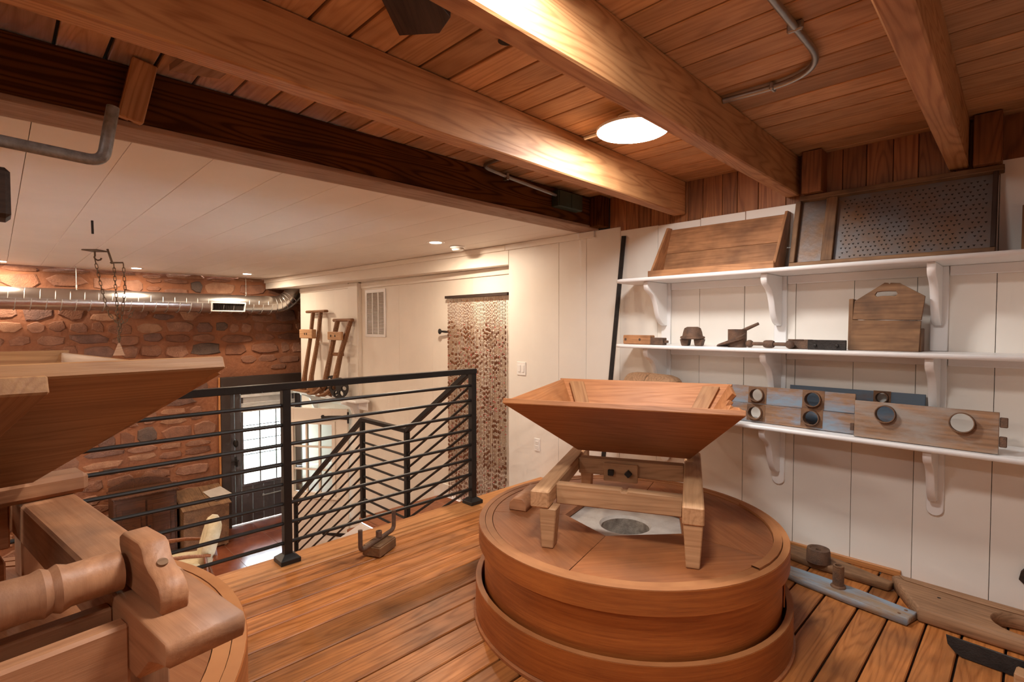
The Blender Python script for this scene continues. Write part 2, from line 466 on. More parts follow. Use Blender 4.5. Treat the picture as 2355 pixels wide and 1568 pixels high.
# ---- mill floor: boards running towards the shelf wall
fl = shell('floor', (-3.18, -2.0, -0.30), (1.30, 3.58, -0.022), 'seam_dark', 'upper mill floor of worn brown boards')
FE = [-2.95, -2.77, -2.63, -2.475, -2.335, -2.145, -2.005, -1.86, -1.70, -1.56, -1.43, -1.30, -1.165, -1.03, -0.893, -0.745, -0.594, -0.47,
      -0.333, -0.205, -0.061, 0.08, 0.22, 0.36, 0.50, 0.64, 0.78, 0.93, 1.07, 1.30]
for i in range(len(FE) - 1):
    g = 0.007 + 0.004 * random.random(); dz = random.uniform(-0.0015, 0.0015)
    a, b = FE[i] + g / 2, FE[i + 1] - g / 2
    board('plank', ((a + b) / 2, -2.0, -0.011 + dz), ((a + b) / 2, 3.555, -0.011 + dz), b - a, 0.022, 'floor_wood', fl, bev=0.004)
box('edge_board', (-3.20, -2.0, -0.026), (-2.953, 3.55, 0.004), 'curb_wood', fl, bev=0.006)
# platform front below the edge
shell('trim_1', (-3.18, -2.0, ZL), (-3.15, 2.60, -0.30), 'cream_paint', 'cream boarding below the edge of the mill floor')

# ---- upper ceiling boards
ce = shell('ceiling', (-2.76, -2.0, ZU + 0.02), (1.30, 3.62, ZU + 0.08), 'seam_dark', 'upper ceiling of orange brown boards over the joists')
y = 0.173 - 0.1515 * 14; i = 0
while y < 3.58:
    w = 0.1515
    g = random.choice((0.007, 0.009, 0.009, 0.014))
    y1 = min(y + w, 3.60)
    dz = random.uniform(0, 0.003)
    board('plank', (-2.74, (y + y1) / 2, ZU + 0.011 + dz), (1.29, (y + y1) / 2, ZU + 0.011 + dz), y1 - y - g, 0.022, 'ceiling_wood', ce, bev=0.003)
    y = y1
m = MB(); m.lathe([(0.0, -0.0012), (0.030, -0.001), (0.030, 0.0)], 20, c=(-1.385, 1.345, ZU)); m.build('knot_hole', 'seam_dark', ce)
plate('recess_shade', [(-1.40, 0.82, ZU - 0.02), (-1.57, 1.01, ZU - 0.02), (-1.46, 1.10, ZU - 0.02), (-1.36, 1.07, ZU - 0.02), (-1.27, 0.88, ZU - 0.02)], 0.019, 'dark_wood', ce, flip=True)  # dark plate standing in for the shade of a ceiling recess

# ---- joists
def joist(x0, x1, dy, label, mat='joist_wood', block=None, h=0.235):
    t = thing('ceiling_beam', label, 'beam', (0, 0, 0))
    zc = ZU - h / 2
    board('timber', ((x0 + x1) / 2 + 0.02, -1.95, zc), ((x0 + x1) / 2 - dy, YW - 0.005, zc), x1 - x0, h, mat, t, bev=0.006)
    if block: box('end_block', (block[0], YW - 0.12, ZU - 0.25), (block[1], YW - 0.004, ZU - 0.004), 'gable_wood', t)
    return t
joist(-1.825, -1.735, 0.065, 'joist left of the round ceiling lamp, lit on its lamp side')
joist(-1.055, -0.975, 0.07, 'joist right of the round ceiling lamp, broad pale lit face', block=(-1.005, -0.90))
joist(-0.275, -0.195, 0.06, 'rightmost ceiling joist ending above the perforated sieve', block=(-0.235, -0.13))
joist(0.52, 0.60, 0.0, 'ceiling joist above the camera, out to the right')
t = thing('ceiling_beam', 'dark stained beam along the edge of the white lower ceiling', 'beam')
box('timber', (-2.74, -1.95, 2.215), (-2.565, YW - 0.005, ZU - 0.004), 'joist_dark', t, bev=0.006)
box('bottom_strip', (-2.76, -1.95, 2.190), (-2.56, YW - 0.005, 2.2145), 'strip_wood', t, bev=0.003)
box('end_block', (-2.563, YW - 0.13, 2.20), (-2.46, YW - 0.004, ZU - 0.004), 'joist_dark', t)

# ---- lower white ceiling
lc = shell('ceiling_lower', (XS, -2.0, ZLC + 0.012), (-2.765, YC, ZLC + 0.06), 'seam_tan', 'lower ceiling of wide white painted boards')
ys = [0.115 + 0.318 * k for k in range(-7, 12)]
for k in range(len(ys) - 1):
    a, b = ys[k], min(ys[k + 1], YC)
    if b - a < 0.05: continue
    g = 0.002 if k % 3 else 0.0035
    box('plank', (XS, a + g / 2, ZLC), (-2.765, b - g / 2, ZLC + 0.013), 'white_ceiling', lc, bev=0.0015, axis='x')

# ---- shelf wall: wide white boards
wb = shell('wall_back', (-3.63, YW + 0.018, -0.9), (1.30, YW + 0.10, 2.50), 'seam_dark', 'white boarded wall carrying the three shelves')
WE = [-3.63, -2.994, -2.689, -2.352, -2.02, -1.689, -1.376, -1.06, -0.748, -0.456, -0.14, 0.16, 0.50, 0.84, 1.30]
for i in range(len(WE) - 1):
    a, b = WE[i], WE[i + 1]; g = random.choice((0.0016, 0.0025, 0.004))
    z0 = -0.9 if a < -3.0 else -0.02
    z1 = 2.19 if b < -2.2 else 2.165 - 0.012 * random.random()
    if a > -0.2: z1 = 2.22
    box('plank', (a + g / 2, YW, z0), (b - g / 2, YW + 0.02, z1), 'white_paint', wb, bev=0.0015, axis='z')
# brown upright boards above the white ones
x = -2.46; k = 0
while x < 1.28:
    w = random.uniform(0.10, 0.17); x1 = min(x + w, 1.30)
    box('upper_board', (x + 0.0015, YW + 0.006, 2.10), (x1 - 0.0015, YW + 0.018, ZU + 0.01), 'gable_wood', wb, bev=0.002, axis='z')
    x = x1
shell('trim_2', (-3.66, YW - 0.022, 2.135), (-2.60, YW - 0.001, 2.188), 'white_paint', 'white strip where shelf wall meets the lower ceiling', bev=0.002)
shell('baseboard_back', (-1.30, YW - 0.022, 0.001), (-0.50, YW - 0.001, 0.034), 'curb_wood', 'pale wood strip at the foot of the shelf wall', bev=0.002)

# ---- curtain wall and the far white wall, down to the lower floor
wm = shell('wall_middle', (-6.72, YC + 0.012, ZL), (-3.60, YC + 0.10, 2.19), 'seam_tan', 'cream boarded wall with the vent and bead curtain')
for a, b in ((-6.72, -5.75), (-5.75, -5.02), (-5.02, -4.30), (-4.30, -3.60)):
    box('plank', (a + 0.0006, YC, ZL), (b - 0.0006, YC + 0.014, 2.19), 'cream_paint', wm, bev=0.0008, axis='z')
wf = shell('wall_far', (-8.65, 3.632, ZL), (-6.72, 3.76, 2.02), 'seam_tan', 'far cream wall behind the two wooden hand trucks')
for a, b in ((-8.65, -8.05), (-8.05, -7.45), (-7.45, -6.72)):
    box('plank', (a + 0.0006, 3.62, ZL), (b - 0.0006, 3.634, 2.02), 'cream_paint', wf, bev=0.0008, axis='z')
box('end_board', (-6.7195, 3.6195, ZL), (-6.705, YC - 0.001, 2.0), 'cream_paint', wf, axis='z')
box('end_board', (-8.664, 3.62, ZL), (-8.652, 3.76, 2.02), 'cream_paint', wf)
# header beam across the top of that wall (it runs slightly askew)
m = MB()
m.hexa([(XS, 3.29, 2.025), (-3.631, 3.5585, 1.995), (-3.631, 3.76, 1.995), (XS, 3.76, 2.025), (XS, 3.29, 2.188), (-3.631, 3.5585, 2.188), (-3.631, 3.76, 2.188), (XS, 3.76, 2.188)])
structure(m.build('trim_3', 'cream_paint', bev=0.004), 'cream boxed header over the curtain wall')
m = MB()
m.hexa([(XS, 3.265, 2.125), (-3.66, 3.536, 2.135), (-3.66, 3.556, 2.135), (XS, 3.288, 2.125), (XS, 3.265, 2.187), (-3.66, 3.536, 2.187), (-3.66, 3.556, 2.187), (XS, 3.288, 2.187)])
structure(m.build('trim_4', 'cream_paint', bev=0.003), 'cream strip along the top of the header')
shell('trim_5', (-6.70, YC - 0.018, 1.92), (-3.64, YC - 0.001, 1.994), 'cream_paint', 'cream rail under the header above the curtain', bev=0.002)
shell('trim_6', (-8.65, 3.602, 1.94), (-6.98, 3.619, 2.018), 'cream_paint', 'cream rail under the header above the hand trucks', bev=0.002)
shell('trim_7', (-6.98, 3.600, ZL), (-6.705, 3.619, 2.0), 'cream_paint', 'cream upright board beside the wall vent', bev=0.002)
shell('baseboard_middle', (-4.83, YC - 0.02, -0.569), (-4.66, YC - 0.001, -0.43), 'white_paint', 'short white baseboard left of the bead curtain', bev=0.003)

# ---- lower floor of red tiles
lf = shell('floor_lower', (XS - 0.2, -2.0, ZL - 0.10), (-3.18, 5.2, ZL - 0.004), 'grout', 'lower floor of dark red tiles')
TS = 0.61
tm = None
ix = 0
x = XS + 0.01
while x < -4.0:
    yy = -0.65
    while yy < 4.4:
        if tm is None:
            bm = bmesh.new(); bmesh.ops.create_cube(bm, size=1.0)
            for v in bm.verts: v.co = V((v.co.x * (TS - 0.005), v.co.y * (TS - 0.005), v.co.z * 0.012))
            bmesh.ops.bevel(bm, geom=bm.edges[:], offset=0.0015, segments=1, affect='EDGES')
            tm = bpy.data.meshes.new('tile'); bm.to_mesh(tm); bm.free()
        link('tile', tm, 'terracotta', lf, M.Translation((x + TS / 2, yy + TS / 2, ZL - 0.006)))
        yy += TS
    x += TS

# ---- walls that close the room out of view
shell('wall_right', (1.30, -2.0, -0.3), (1.40, 3.66, 2.5), 'white_paint', 'white wall closing the mill room on the right')
shell('wall_front', (-3.2, -2.1, ZL), (1.40, -2.0, 2.52), 'gable_wood', 'brown wooden wall behind the camera')
shell('wall_near', (XS, -2.1, ZL), (-3.2, -2.0, 2.52), 'cream_paint', 'cream wall of the lower room out of view')
shell('wall_passage', (XS - 0.25, 5.1, ZL), (-3.1, 5.2, 2.5), 'cream_paint', 'cream wall closing the passage behind')
shell('wall_end', (-3.60, YC + 0.10, ZL), (-3.50, 5.2, 2.5), 'cream_paint', 'cream return wall behind the curtain')
shell('ceiling_passage', (XS, YC, ZLC + 0.012), (-3.5, 5.2, ZLC + 0.06), 'white_ceiling', 'white ceiling of the passage behind')

# ---- rubble stone wall with the dark door in it
DY0, DY1, DZ1 = 2.56, 3.92, 0.56
m = MB()
X0 = XS - 0.28
m.box((X0, -2.0, ZL - 0.05), (XS - 0.012, DY0, 2.25)); m.box((X0, DY0, DZ1), (XS - 0.012, 5.1, 2.25)); m.box((X0, DY1, ZL - 0.05), (XS - 0.012, 5.1, DZ1))
wl = structure(m.build('wall_left', 'mortar'), 'rough red brown rubble stone wall')
srnd = random.Random(21)
def stone_mesh(cy, cz, w, h):
    n = srnd.choice((6, 7, 8, 9, 10)); ph = srnd.uniform(0, 6.28); pts = []
    for i in range(n):
        a = ph + 2 * math.pi * (i + srnd.uniform(-0.22, 0.22)) / n
        c, s = math.cos(a), math.sin(a); e = srnd.uniform(3.5, 9.0)
        k = (abs(c) ** e + abs(s) ** e) ** (-1 / e) * srnd.uniform(0.84, 1.02)
        pts.append((c * k * w / 2, s * k * h / 2))
    return pts
stones = []
z = ZL + 0.02
while z < 2.14:
    h = srnd.uniform(0.13, 0.27); h = min(h, 2.19 - z)
    y = -2.0 + srnd.uniform(0, 0.2)
    while y < 5.0:
        w = srnd.uniform(0.16, 0.52) * (1.0 if h > 0.17 else 1.15)
        split = h > 0.21 and srnd.random() < 0.25
        for hh, off in (((h * 0.5, -h * 0.25), (h * 0.46, h * 0.26)) if split else ((h, 0.0),)):
            cy, cz = y + w / 2, z + h / 2 + off + srnd.uniform(-0.02, 0.02)
            sw, sh = w - srnd.uniform(0.010, 0.035), hh - srnd.uniform(0.006, 0.030)
            if cy + sw / 2 > DY0 - 0.01 and cz - sh / 2 < DZ1 + 0.02 and cy - sw / 2 < DY1: continue
            if srnd.random() < 0.06: continue
            stones.append((cy, cz, sw, sh))
        y += w
    z += h
ext = MB()
cnt = 0
for cy, cz, sw, sh in stones:
    pts = stone_mesh(cy, cz, sw, sh); d = srnd.uniform(0.002, 0.020); n = len(pts)
    tilt = srnd.uniform(-0.05, 0.05); tz = srnd.uniform(-0.06, 0.06)
    vs = [(-0.02, py, pz) for py, pz in pts] + [(d * 0.6, py * 0.97, pz * 0.96) for py, pz in pts] + [(d + 0.006 + tilt * py + tz * pz, py * 0.88, pz * 0.84) for py, pz in pts]
    vs.append((d + 0.010, 0, 0))
    fs = [(i, (i + 1) % n, n + (i + 1) % n, n + i) for i in range(n)] + [(n + i, n + (i + 1) % n, 2 * n + (i + 1) % n, 2 * n + i) for i in range(n)] + [(2 * n + i, 2 * n + (i + 1) % n, 3 * n) for i in range(n)]
    mi = srnd.choice((0, 0, 1, 1, 2, 3, 4, 4, 0, 5 if srnd.random() < 0.4 else 1))
    if -0.15 < cy and cy < 4.0 and cnt < 298:
        mb = MB(); mb.add(vs, fs, 0, False)
        mb.build('stone', STONES[mi], wl, M.Translation((XS - 0.012, cy, cz))); cnt += 1
    else:
        ext.add([(XS - 0.012 + a, cy + b, cz + c) for a, b, c in vs], fs, mi, False)
tag(ext.build('stone_courses', STONES, wl), kind='stuff')

# ---- outside the dark door: ground and a white fence in daylight
shell('ground_outside', (-40, -30, ZL - 0.35), (XS - 0.3, 40, ZL - 0.15), 'grass', 'pale ground outside the dark door')
fe = thing('picket_fence', 'white picket fence outside the dark door', 'fence', (-15.0, 4.0, ZL - 0.15))
for k in range(40): box('picket', (-0.02, -3 + k * 0.16, 0.0), (0.0, -2.93 + k * 0.16, 1.0), 'fence_white', fe)
for zz in (0.25, 0.75): box('rail', (0.001, -3.1, zz), (0.04, 3.4, zz + 0.08), 'fence_white', fe)
# ================================================================ dark door in the stone wall
d1 = structure(thing('door_1', 'dark slate plank door with paned window in the stone wall', None, (XS, 0, 0)))
box('jamb', (-0.20, DY0 + 0.003, ZL + 0.001), (0.03, 2.70, 0.36), 'door_brown', d1)
box('jamb', (-0.20, 3.90, ZL + 0.001), (0.03, DY1 - 0.003, 0.36), 'door_brown', d1)
box('header', (-0.20, DY0 + 0.003, 0.36), (0.035, DY1 - 0.003, DZ1 - 0.003), 'door_brown', d1)
box('stop', (0.0, 2.53, ZL), (0.025, 2.557, 0.56), 'curb_wood', d1)
LX0, LX1 = -0.10, -0.05
def leaf(a, b, z0, z1): box('plank', (LX0, a + 0.0025, z0), (LX1, b - 0.0025, z1), 'door_slate', d1, bev=0.004, axis='z')
WY0, WY1, WZ0, WZ1 = 2.88, 3.76, -1.31, 0.235
leaf(2.705, 2.785, ZL + 0.012, 0.355); leaf(2.785, WY0, ZL + 0.012, 0.355)
for k in range(5): leaf(WY0 + k * 0.176, WY0 + (k + 1) * 0.176, ZL + 0.012, WZ0); leaf(WY0 + k * 0.176, WY0 + (k + 1) * 0.176, WZ1, 0.355)
leaf(WY1, 3.895, ZL + 0.012, 0.355)
wfr = cut('window_frame', [(WY0, WZ0), (WY1, WZ0), (WY1, WZ1), (WY0, WZ1)], [[(WY0 + 0.035, WZ0 + 0.04), (WY1 - 0.035, WZ0 + 0.04), (WY1 - 0.035, WZ1 - 0.03), (WY0 + 0.035, WZ1 - 0.03)]],
          LX1 - LX0 + 0.008, 'door_slate', d1, M.Translation(((LX0 + LX1) / 2 + 0.014, 0, 0)) @ M.Rotation(math.radians(90), 4, 'Z') @ M.Rotation(math.radians(90), 4, 'X'), bev=0.002)
py = [WY0 + 0.035 + (0.81 / 3) * k for k in range(4)]; pz = [WZ0 + 0.04 + (1.475 / 6) * k for k in range(7)]
for k in (1, 2): under(box('muntin', (LX0 + 0.02, py[k] - 0.009, pz[0]), (LX1, py[k] + 0.009, pz[6]), 'door_slate', d1), wfr)
for k in range(1, 6): under(box('muntin', (LX0 + 0.02, py[0], pz[k] - 0.007), (LX1 - 0.002, py[3], pz[k] + 0.007), 'door_slate', d1), wfr)
for a in range(3):
    for b in range(6):
        under(box('pane', (LX0 + 0.024, py[a] + 0.009, pz[b] + 0.007), (LX0 + 0.028, py[a + 1] - 0.009, pz[b + 1] - 0.007), 'pane_glass', d1, bev=0), wfr)
bl = box('blind', (LX1 + 0.002, WY0 + 0.005, -0.055), (LX1 + 0.012, WY1 + 0.02, 0.20), 'blind_fabric', d1)
for k in range(7): under(box('blind_slat', (LX1 + 0.012, WY0 + 0.005, -0.05 + k * 0.022), (LX1 + 0.020, WY1 + 0.02, -0.033 + k * 0.022), 'blind_fabric', d1), bl)
box('blind_rail', (LX1 + 0.002, WY0 - 0.005, 0.20), (LX1 + 0.055, WY1 + 0.03, 0.245), 'blind_fabric', d1)
m = MB(); m.lathe([(0.0, 0.0), (0.032, 0.0), (0.032, 0.05), (0.022, 0.06), (0.0, 0.06)], 16)
R90 = M.Rotation(math.radians(90), 4, 'Y')
m.build('deadbolt', 'iron_dark', d1, M.Translation((LX1, 2.79, -0.555)) @ M.Diagonal((1, 1, 1.9, 1)) @ R90)
box('latch_plate', (LX1, 2.775, -0.93), (LX1 + 0.012, 2.81, -0.78), 'iron_dark', d1)
box('latch_bar', (LX1 + 0.012, 2.66, -0.86), (LX1 + 0.026, 2.84, -0.845), 'iron_dark', d1)
tubeobj('latch_grip', bend([(LX1, 2.80, -0.83), (LX1 + 0.06, 2.80, -0.84), (LX1 + 0.06, 2.80, -0.93), (LX1, 2.80, -0.945)], 0.02), 0.009, 'iron_dark', d1)
tubeobj('pull_bar', [(LX1 + 0.03, 3.20, -1.515), (LX1 + 0.03, 3.58, -1.505)], 0.012, 'galvanised', d1)
for yy in (3.22, 3.56): box('pull_post', (LX1, yy - 0.012, -1.53), (LX1 + 0.03, yy + 0.012, -1.495), 'galvanised', d1)

# ================================================================ white door standing ajar below
ang = math.radians(34)
d2 = structure(thing('door_2', 'white door with nine panes standing ajar beyond the stairs', None, (-6.95, 3.585, ZL + 0.012), ang))
DW, DH = 1.08, 2.13           # local: leaf runs along -x from the hinge, y toward the wall
wx0, wx1, wz0, wz1 = -0.86, -0.24, 0.90, 1.90
T = 0.04
box('stile', (-DW, -T, 0.0), (wx0, 0, DH), 'cream_paint', d2); box('stile', (wx1, -T, 0.0), (0, 0, DH), 'cream_paint', d2)
box('top_rail', (wx0, -T, wz1), (wx1, 0, DH), 'cream_paint', d2); box('bottom_panel', (wx0, -T, 0), (wx1, 0, wz0), 'cream_paint', d2)
wf2 = cut('window_frame', [(wx0 - 0.05, wz0 - 0.05), (wx1 + 0.05, wz0 - 0.05), (wx1 + 0.05, wz1 + 0.05), (wx0 - 0.05, wz1 + 0.05)], [[(wx0, wz0), (wx1, wz0), (wx1, wz1), (wx0, wz1)]],
          0.018, 'cream_paint', d2, M.Translation((0, -T - 0.0095, 0)) @ M.Rotation(math.radians(90), 4, 'X'), bev=0.002)
box('sill', (wx0 - 0.09, -T - 0.035, wz0 - 0.085), (wx1 + 0.09, -T - 0.001, wz0 - 0.052), 'cream_paint', d2)
for k in (1, 2):
    xx = wx0 + (wx1 - wx0) / 3 * k; zz = wz0 + (wz1 - wz0) / 3 * k
    for o in (box('muntin', (xx - 0.014, -T - 0.006, wz0), (xx + 0.014, -0.004, wz1), 'cream_paint', d2), box('muntin', (wx0, -T - 0.004, zz - 0.012), (wx1, -0.006, zz + 0.012), 'cream_paint', d2)): under(o, wf2)
for a in range(3):
    for b in range(3):
        pw, ph = (wx1 - wx0) / 3, (wz1 - wz0) / 3
        under(box('pane', (wx0 + a * pw + 0.014, -0.024, wz0 + b * ph + 0.012), (wx0 + (a + 1) * pw - 0.014, -0.018, wz0 + (b + 1) * ph - 0.012), 'pane_glass', d2, bev=0), wf2)
def strap(zz):
    out = [(0.03, -0.03), (-0.10, -0.028), (-0.28, -0.020), (-0.36, -0.012)] + [(-0.385 + 0.03 * math.cos(a), 0.03 * math.sin(a)) for a in (-0.9, -1.6, -2.4, -3.14, 2.4, 1.6, 0.9)] + [(-0.36, 0.012), (-0.28, 0.020), (-0.10, 0.028), (0.03, 0.03)]
    cut('strap_hinge', out, [], 0.008, 'iron_dark', d2, M.Translation((0.0, -T - 0.005, zz)) @ M.Rotation(math.radians(90), 4, 'X'), bev=0.001)
strap(DH - 0.12); strap(0.30)
tubeobj('hinge_pin', [(0.012, -T - 0.004, DH - 0.20), (0.012, -T - 0.004, DH - 0.04)], 0.014, 'iron_dark', d2)
for zz in (1.39, 1.17):
    s = 1 if zz > 1.3 else -1
    cut('latch_spade', [(-0.03, -0.05 * s), (0.03, -0.05 * s), (0.045, 0.0), (0.0, 0.08 * s), (-0.045, 0.0)], [], 0.008, 'iron_dark', d2, M.Translation((-DW + 0.06, -T - 0.005, zz)) @ M.Rotation(math.radians(90), 4, 'X'), bev=0.001)
tubeobj('latch_grip', bend([(-DW + 0.06, -T, 1.36), (-DW + 0.06, -T - 0.05, 1.33), (-DW + 0.06, -T - 0.05, 1.22), (-DW + 0.06, -T, 1.19)], 0.03), 0.011, 'iron_dark', d2)
# hood shelf over it
hs = thing('hood_shelf', 'white hood shelf under the two wooden hand trucks', 'shelf', (-7.3, 3.60, 0.355))
plate('shelf_board', [(-0.98, 0.0, 0.03), (-0.92, -0.30, 0.03), (0.90, -0.20, 0.03), (0.92, 0.0, 0.03)], 0.03, 'shelf_white', hs, bev=0.006)
sp = [(0, 0)] + [(0.27 - 0.0 * i, 0) for i in (0,)] + [(0.25, -0.03), (0.19, -0.05), (0.12, -0.09), (0.09, -0.15), (0.075, -0.21), (0.05, -0.25), (0, -0.26)]
for xx in (-0.72, 0.62):
    cut('bracket', sp, [], 0.06, 'shelf_white', hs, M.Translation((xx, -0.001, -0.002)) @ M.Rotation(math.radians(-90), 4, 'Z') @ M.Rotation(math.radians(90), 4, 'X'))
box('apron', (-0.9, -0.02, -0.12), (0.88, -0.001, -0.002), 'shelf_white', hs)
# ================================================================ stairs
LD = -0.57                                     # landing height
st = thing('staircase', 'brown wooden stairs with white risers leading down past the curtain', 'stairs', (-3.2, 3.1, ZL + 0.001))
def S(x, y, z): return (x + 3.2, y - 3.1, z - ZL - 0.001)
def tread(x0, x1, z, name='tread'): box(name, S(x0, 2.61, z - 0.035), S(x1, (YW - 0.004 if x1 > -3.6 else YC - 0.022), z), 'tread_wood', st, bev=0.006, axis='y')
def riser(x, z0, z1): box('riser', S(x - 0.012, 2.62, z0), S(x + 0.012, (YW - 0.004 if x > -3.6 else YC - 0.022), z1), 'shelf_white', st, axis='y')
r1 = -LD / 3
riser(-3.215, -r1, -0.03)
tread(-3.50, -3.205, -r1); riser(-3.48, -2 * r1, -r1 - 0.036)
tread(-3.78, -3.61, -2 * r1); box('tread', S(-3.609, 2.61, -2 * r1 - 0.035), S(-3.47, YW - 0.004, -2 * r1), 'tread_wood', st, bev=0.003, axis='y'); riser(-3.76, LD, -2 * r1 - 0.036)
for k in range(6): 
    ya, yb = 2.61 + k * 0.173, 2.61 + (k + 1) * 0.173 - 0.003
    box('landing_board', S(-4.86, ya, LD - 0.035), S(-3.75, yb, LD), 'tread_wood', st, bev=0.003, axis='x')
N2 = 7; r2 = (LD - ZL) / N2; g2 = 0.272
for k in range(1, N2):
    z = LD - k * r2
    tread(-4.83 - k * g2 - 0.025, -4.83 - (k - 1) * g2, z)
for k in range(N2): riser(-4.835 - k * g2, LD - (k + 1) * r2 + 0.001, LD - k * r2 - 0.036)
m = MB()
prof = [(-4.80, LD - 0.04), (-4.80, LD - 0.36), (-4.83 - N2 * g2 + 0.25, ZL + 0.002), (-4.83 - N2 * g2 + 0.02, ZL + 0.002), (-4.83 - N2 * g2 + 0.02, ZL + r2 * 0.8)]
pr = [S(x, 2.595, z) for x, z in prof]
plate('stringer', pr, 0.02, 'shelf_white', st, flip=True)
box('landing_skirt', S(-4.81, 2.585, LD - 0.36), S(-3.30, 2.605, LD - 0.037), 'shelf_white', st)

# ================================================================ railings
RZ = [0.118 + 0.1165 * k for k in range(8)]
XR, YR = -3.10, 2.64
def post(par, x, y, z0, z1, plate_=True, s=0.046):
    po = box('post', (x - s / 2, y - s / 2, z0), (x + s / 2, y + s / 2, z1), 'black_metal', par, bev=0.002)
    if plate_:
        b, c = 0.058, 0.026
        m = MB(); zz = [(b, 0), (b, 0.026), (c, 0.05)]
        vs = [(sx * r, sy * r, h) for r, h in zz for sx, sy in ((-1, -1), (1, -1), (1, 1), (-1, 1))]
        fs = [(0, 3, 2, 1)] + [(i, (i + 1) % 4, 4 + (i + 1) % 4, 4 + i) for i in range(4)] + [(4 + i, 4 + (i + 1) % 4, 8 + (i + 1) % 4, 8 + i) for i in range(4)] + [(8, 9, 10, 11)]
        m.add(vs, fs); under(m.build('base_cover', 'black_metal', par, M.Translation((x, y, z0)), bev=0.0015), po)
def rod(par, a, b, name='rod'): tubeobj(name, [a, b], 0.011, 'black_metal', par, n=8)
ra = thing('balcony_railing', 'black metal railing of horizontal rods along the floor edge', 'railing', (XR, 1.2, 0.0045))
L = lambda y, z: (0.0, y - 1.2, z - 0.0045)
for yy in (1.20, -0.25, -1.70): post(ra, 0, yy - 1.2, 0.0, 1.020)
for z in RZ:
    for a, b in ((-1.70, -0.25), (-0.25, 1.20), (1.20, YR)): rod(ra, L(a + 0.02, z), L(b - 0.02, z))
box('handrail', (-0.025, -1.74 - 1.2, 1.020), (0.025, YR + 0.03 - 1.2, 1.060), 'black_metal', ra, bev=0.003)
post(ra, 0, YR - 1.2, 0.0, 1.020)
rb = thing('stair_railing', 'black metal stair railing stepping down with a level middle part', 'railing', (-4.02, YR, LD + 0.001))
Q = lambda x, z: (x + 4.02, 0.0, z - LD - 0.001)
HX = [(-3.15, 1.026), (-4.02, 0.445), (-4.83, 0.445), (-6.53, -0.775)]
p = 0.042
box('post', (Q(-4.02, 0)[0] - p / 2, -p / 2, 0.0), (Q(-4.02, 0)[0] + p / 2, p / 2, 1.0), 'black_metal', rb, bev=0.002)
box('post', (Q(-4.83, 0)[0] - p / 2, -p / 2, 0.0), (Q(-4.83, 0)[0] + p / 2, p / 2, 1.0), 'black_metal', rb, bev=0.002)
box('post', (Q(-6.53, 0)[0] - p / 2, -p / 2, ZL - LD + 0.002), (Q(-6.53, 0)[0] + p / 2, p / 2, -0.775 - LD - 0.02), 'black_metal', rb, bev=0.002)
for (x0, z0), (x1, z1) in zip(HX[:-1], HX[1:]):
    e = 0.03 if x1 == -6.53 else 0.0
    d = (V((x1, 0, z1)) - V((x0, 0, z0))).normalized() * e
    board('handrail', Q(x0, z0), V(Q(x1, z1)) + d, 0.048, 0.04, 'black_metal', rb, up=(0, 0, 1), bev=0.003)
for k in range(8):
    dz = RZ[k] - 1.05
    for (x0, z0), (x1, z1) in zip(HX[:-1], HX[1:]):
        a, b = V(Q(x0, z0 + dz)), V(Q(x1, z1 + dz))
        rod(rb, a, b)
# ================================================================ millstone vats, hopper frames and hoppers
def ring_obj(name, r0, r1, z0, z1, mat, par, n=96, bev=0.003):
    m = MB(); m.lathe([(r0, z0), (r1, z0), (r1, z1), (r0, z1), (r0, z0)], n, caps=False)
    o = m.build(name, mat, par, merge=True)
    return o

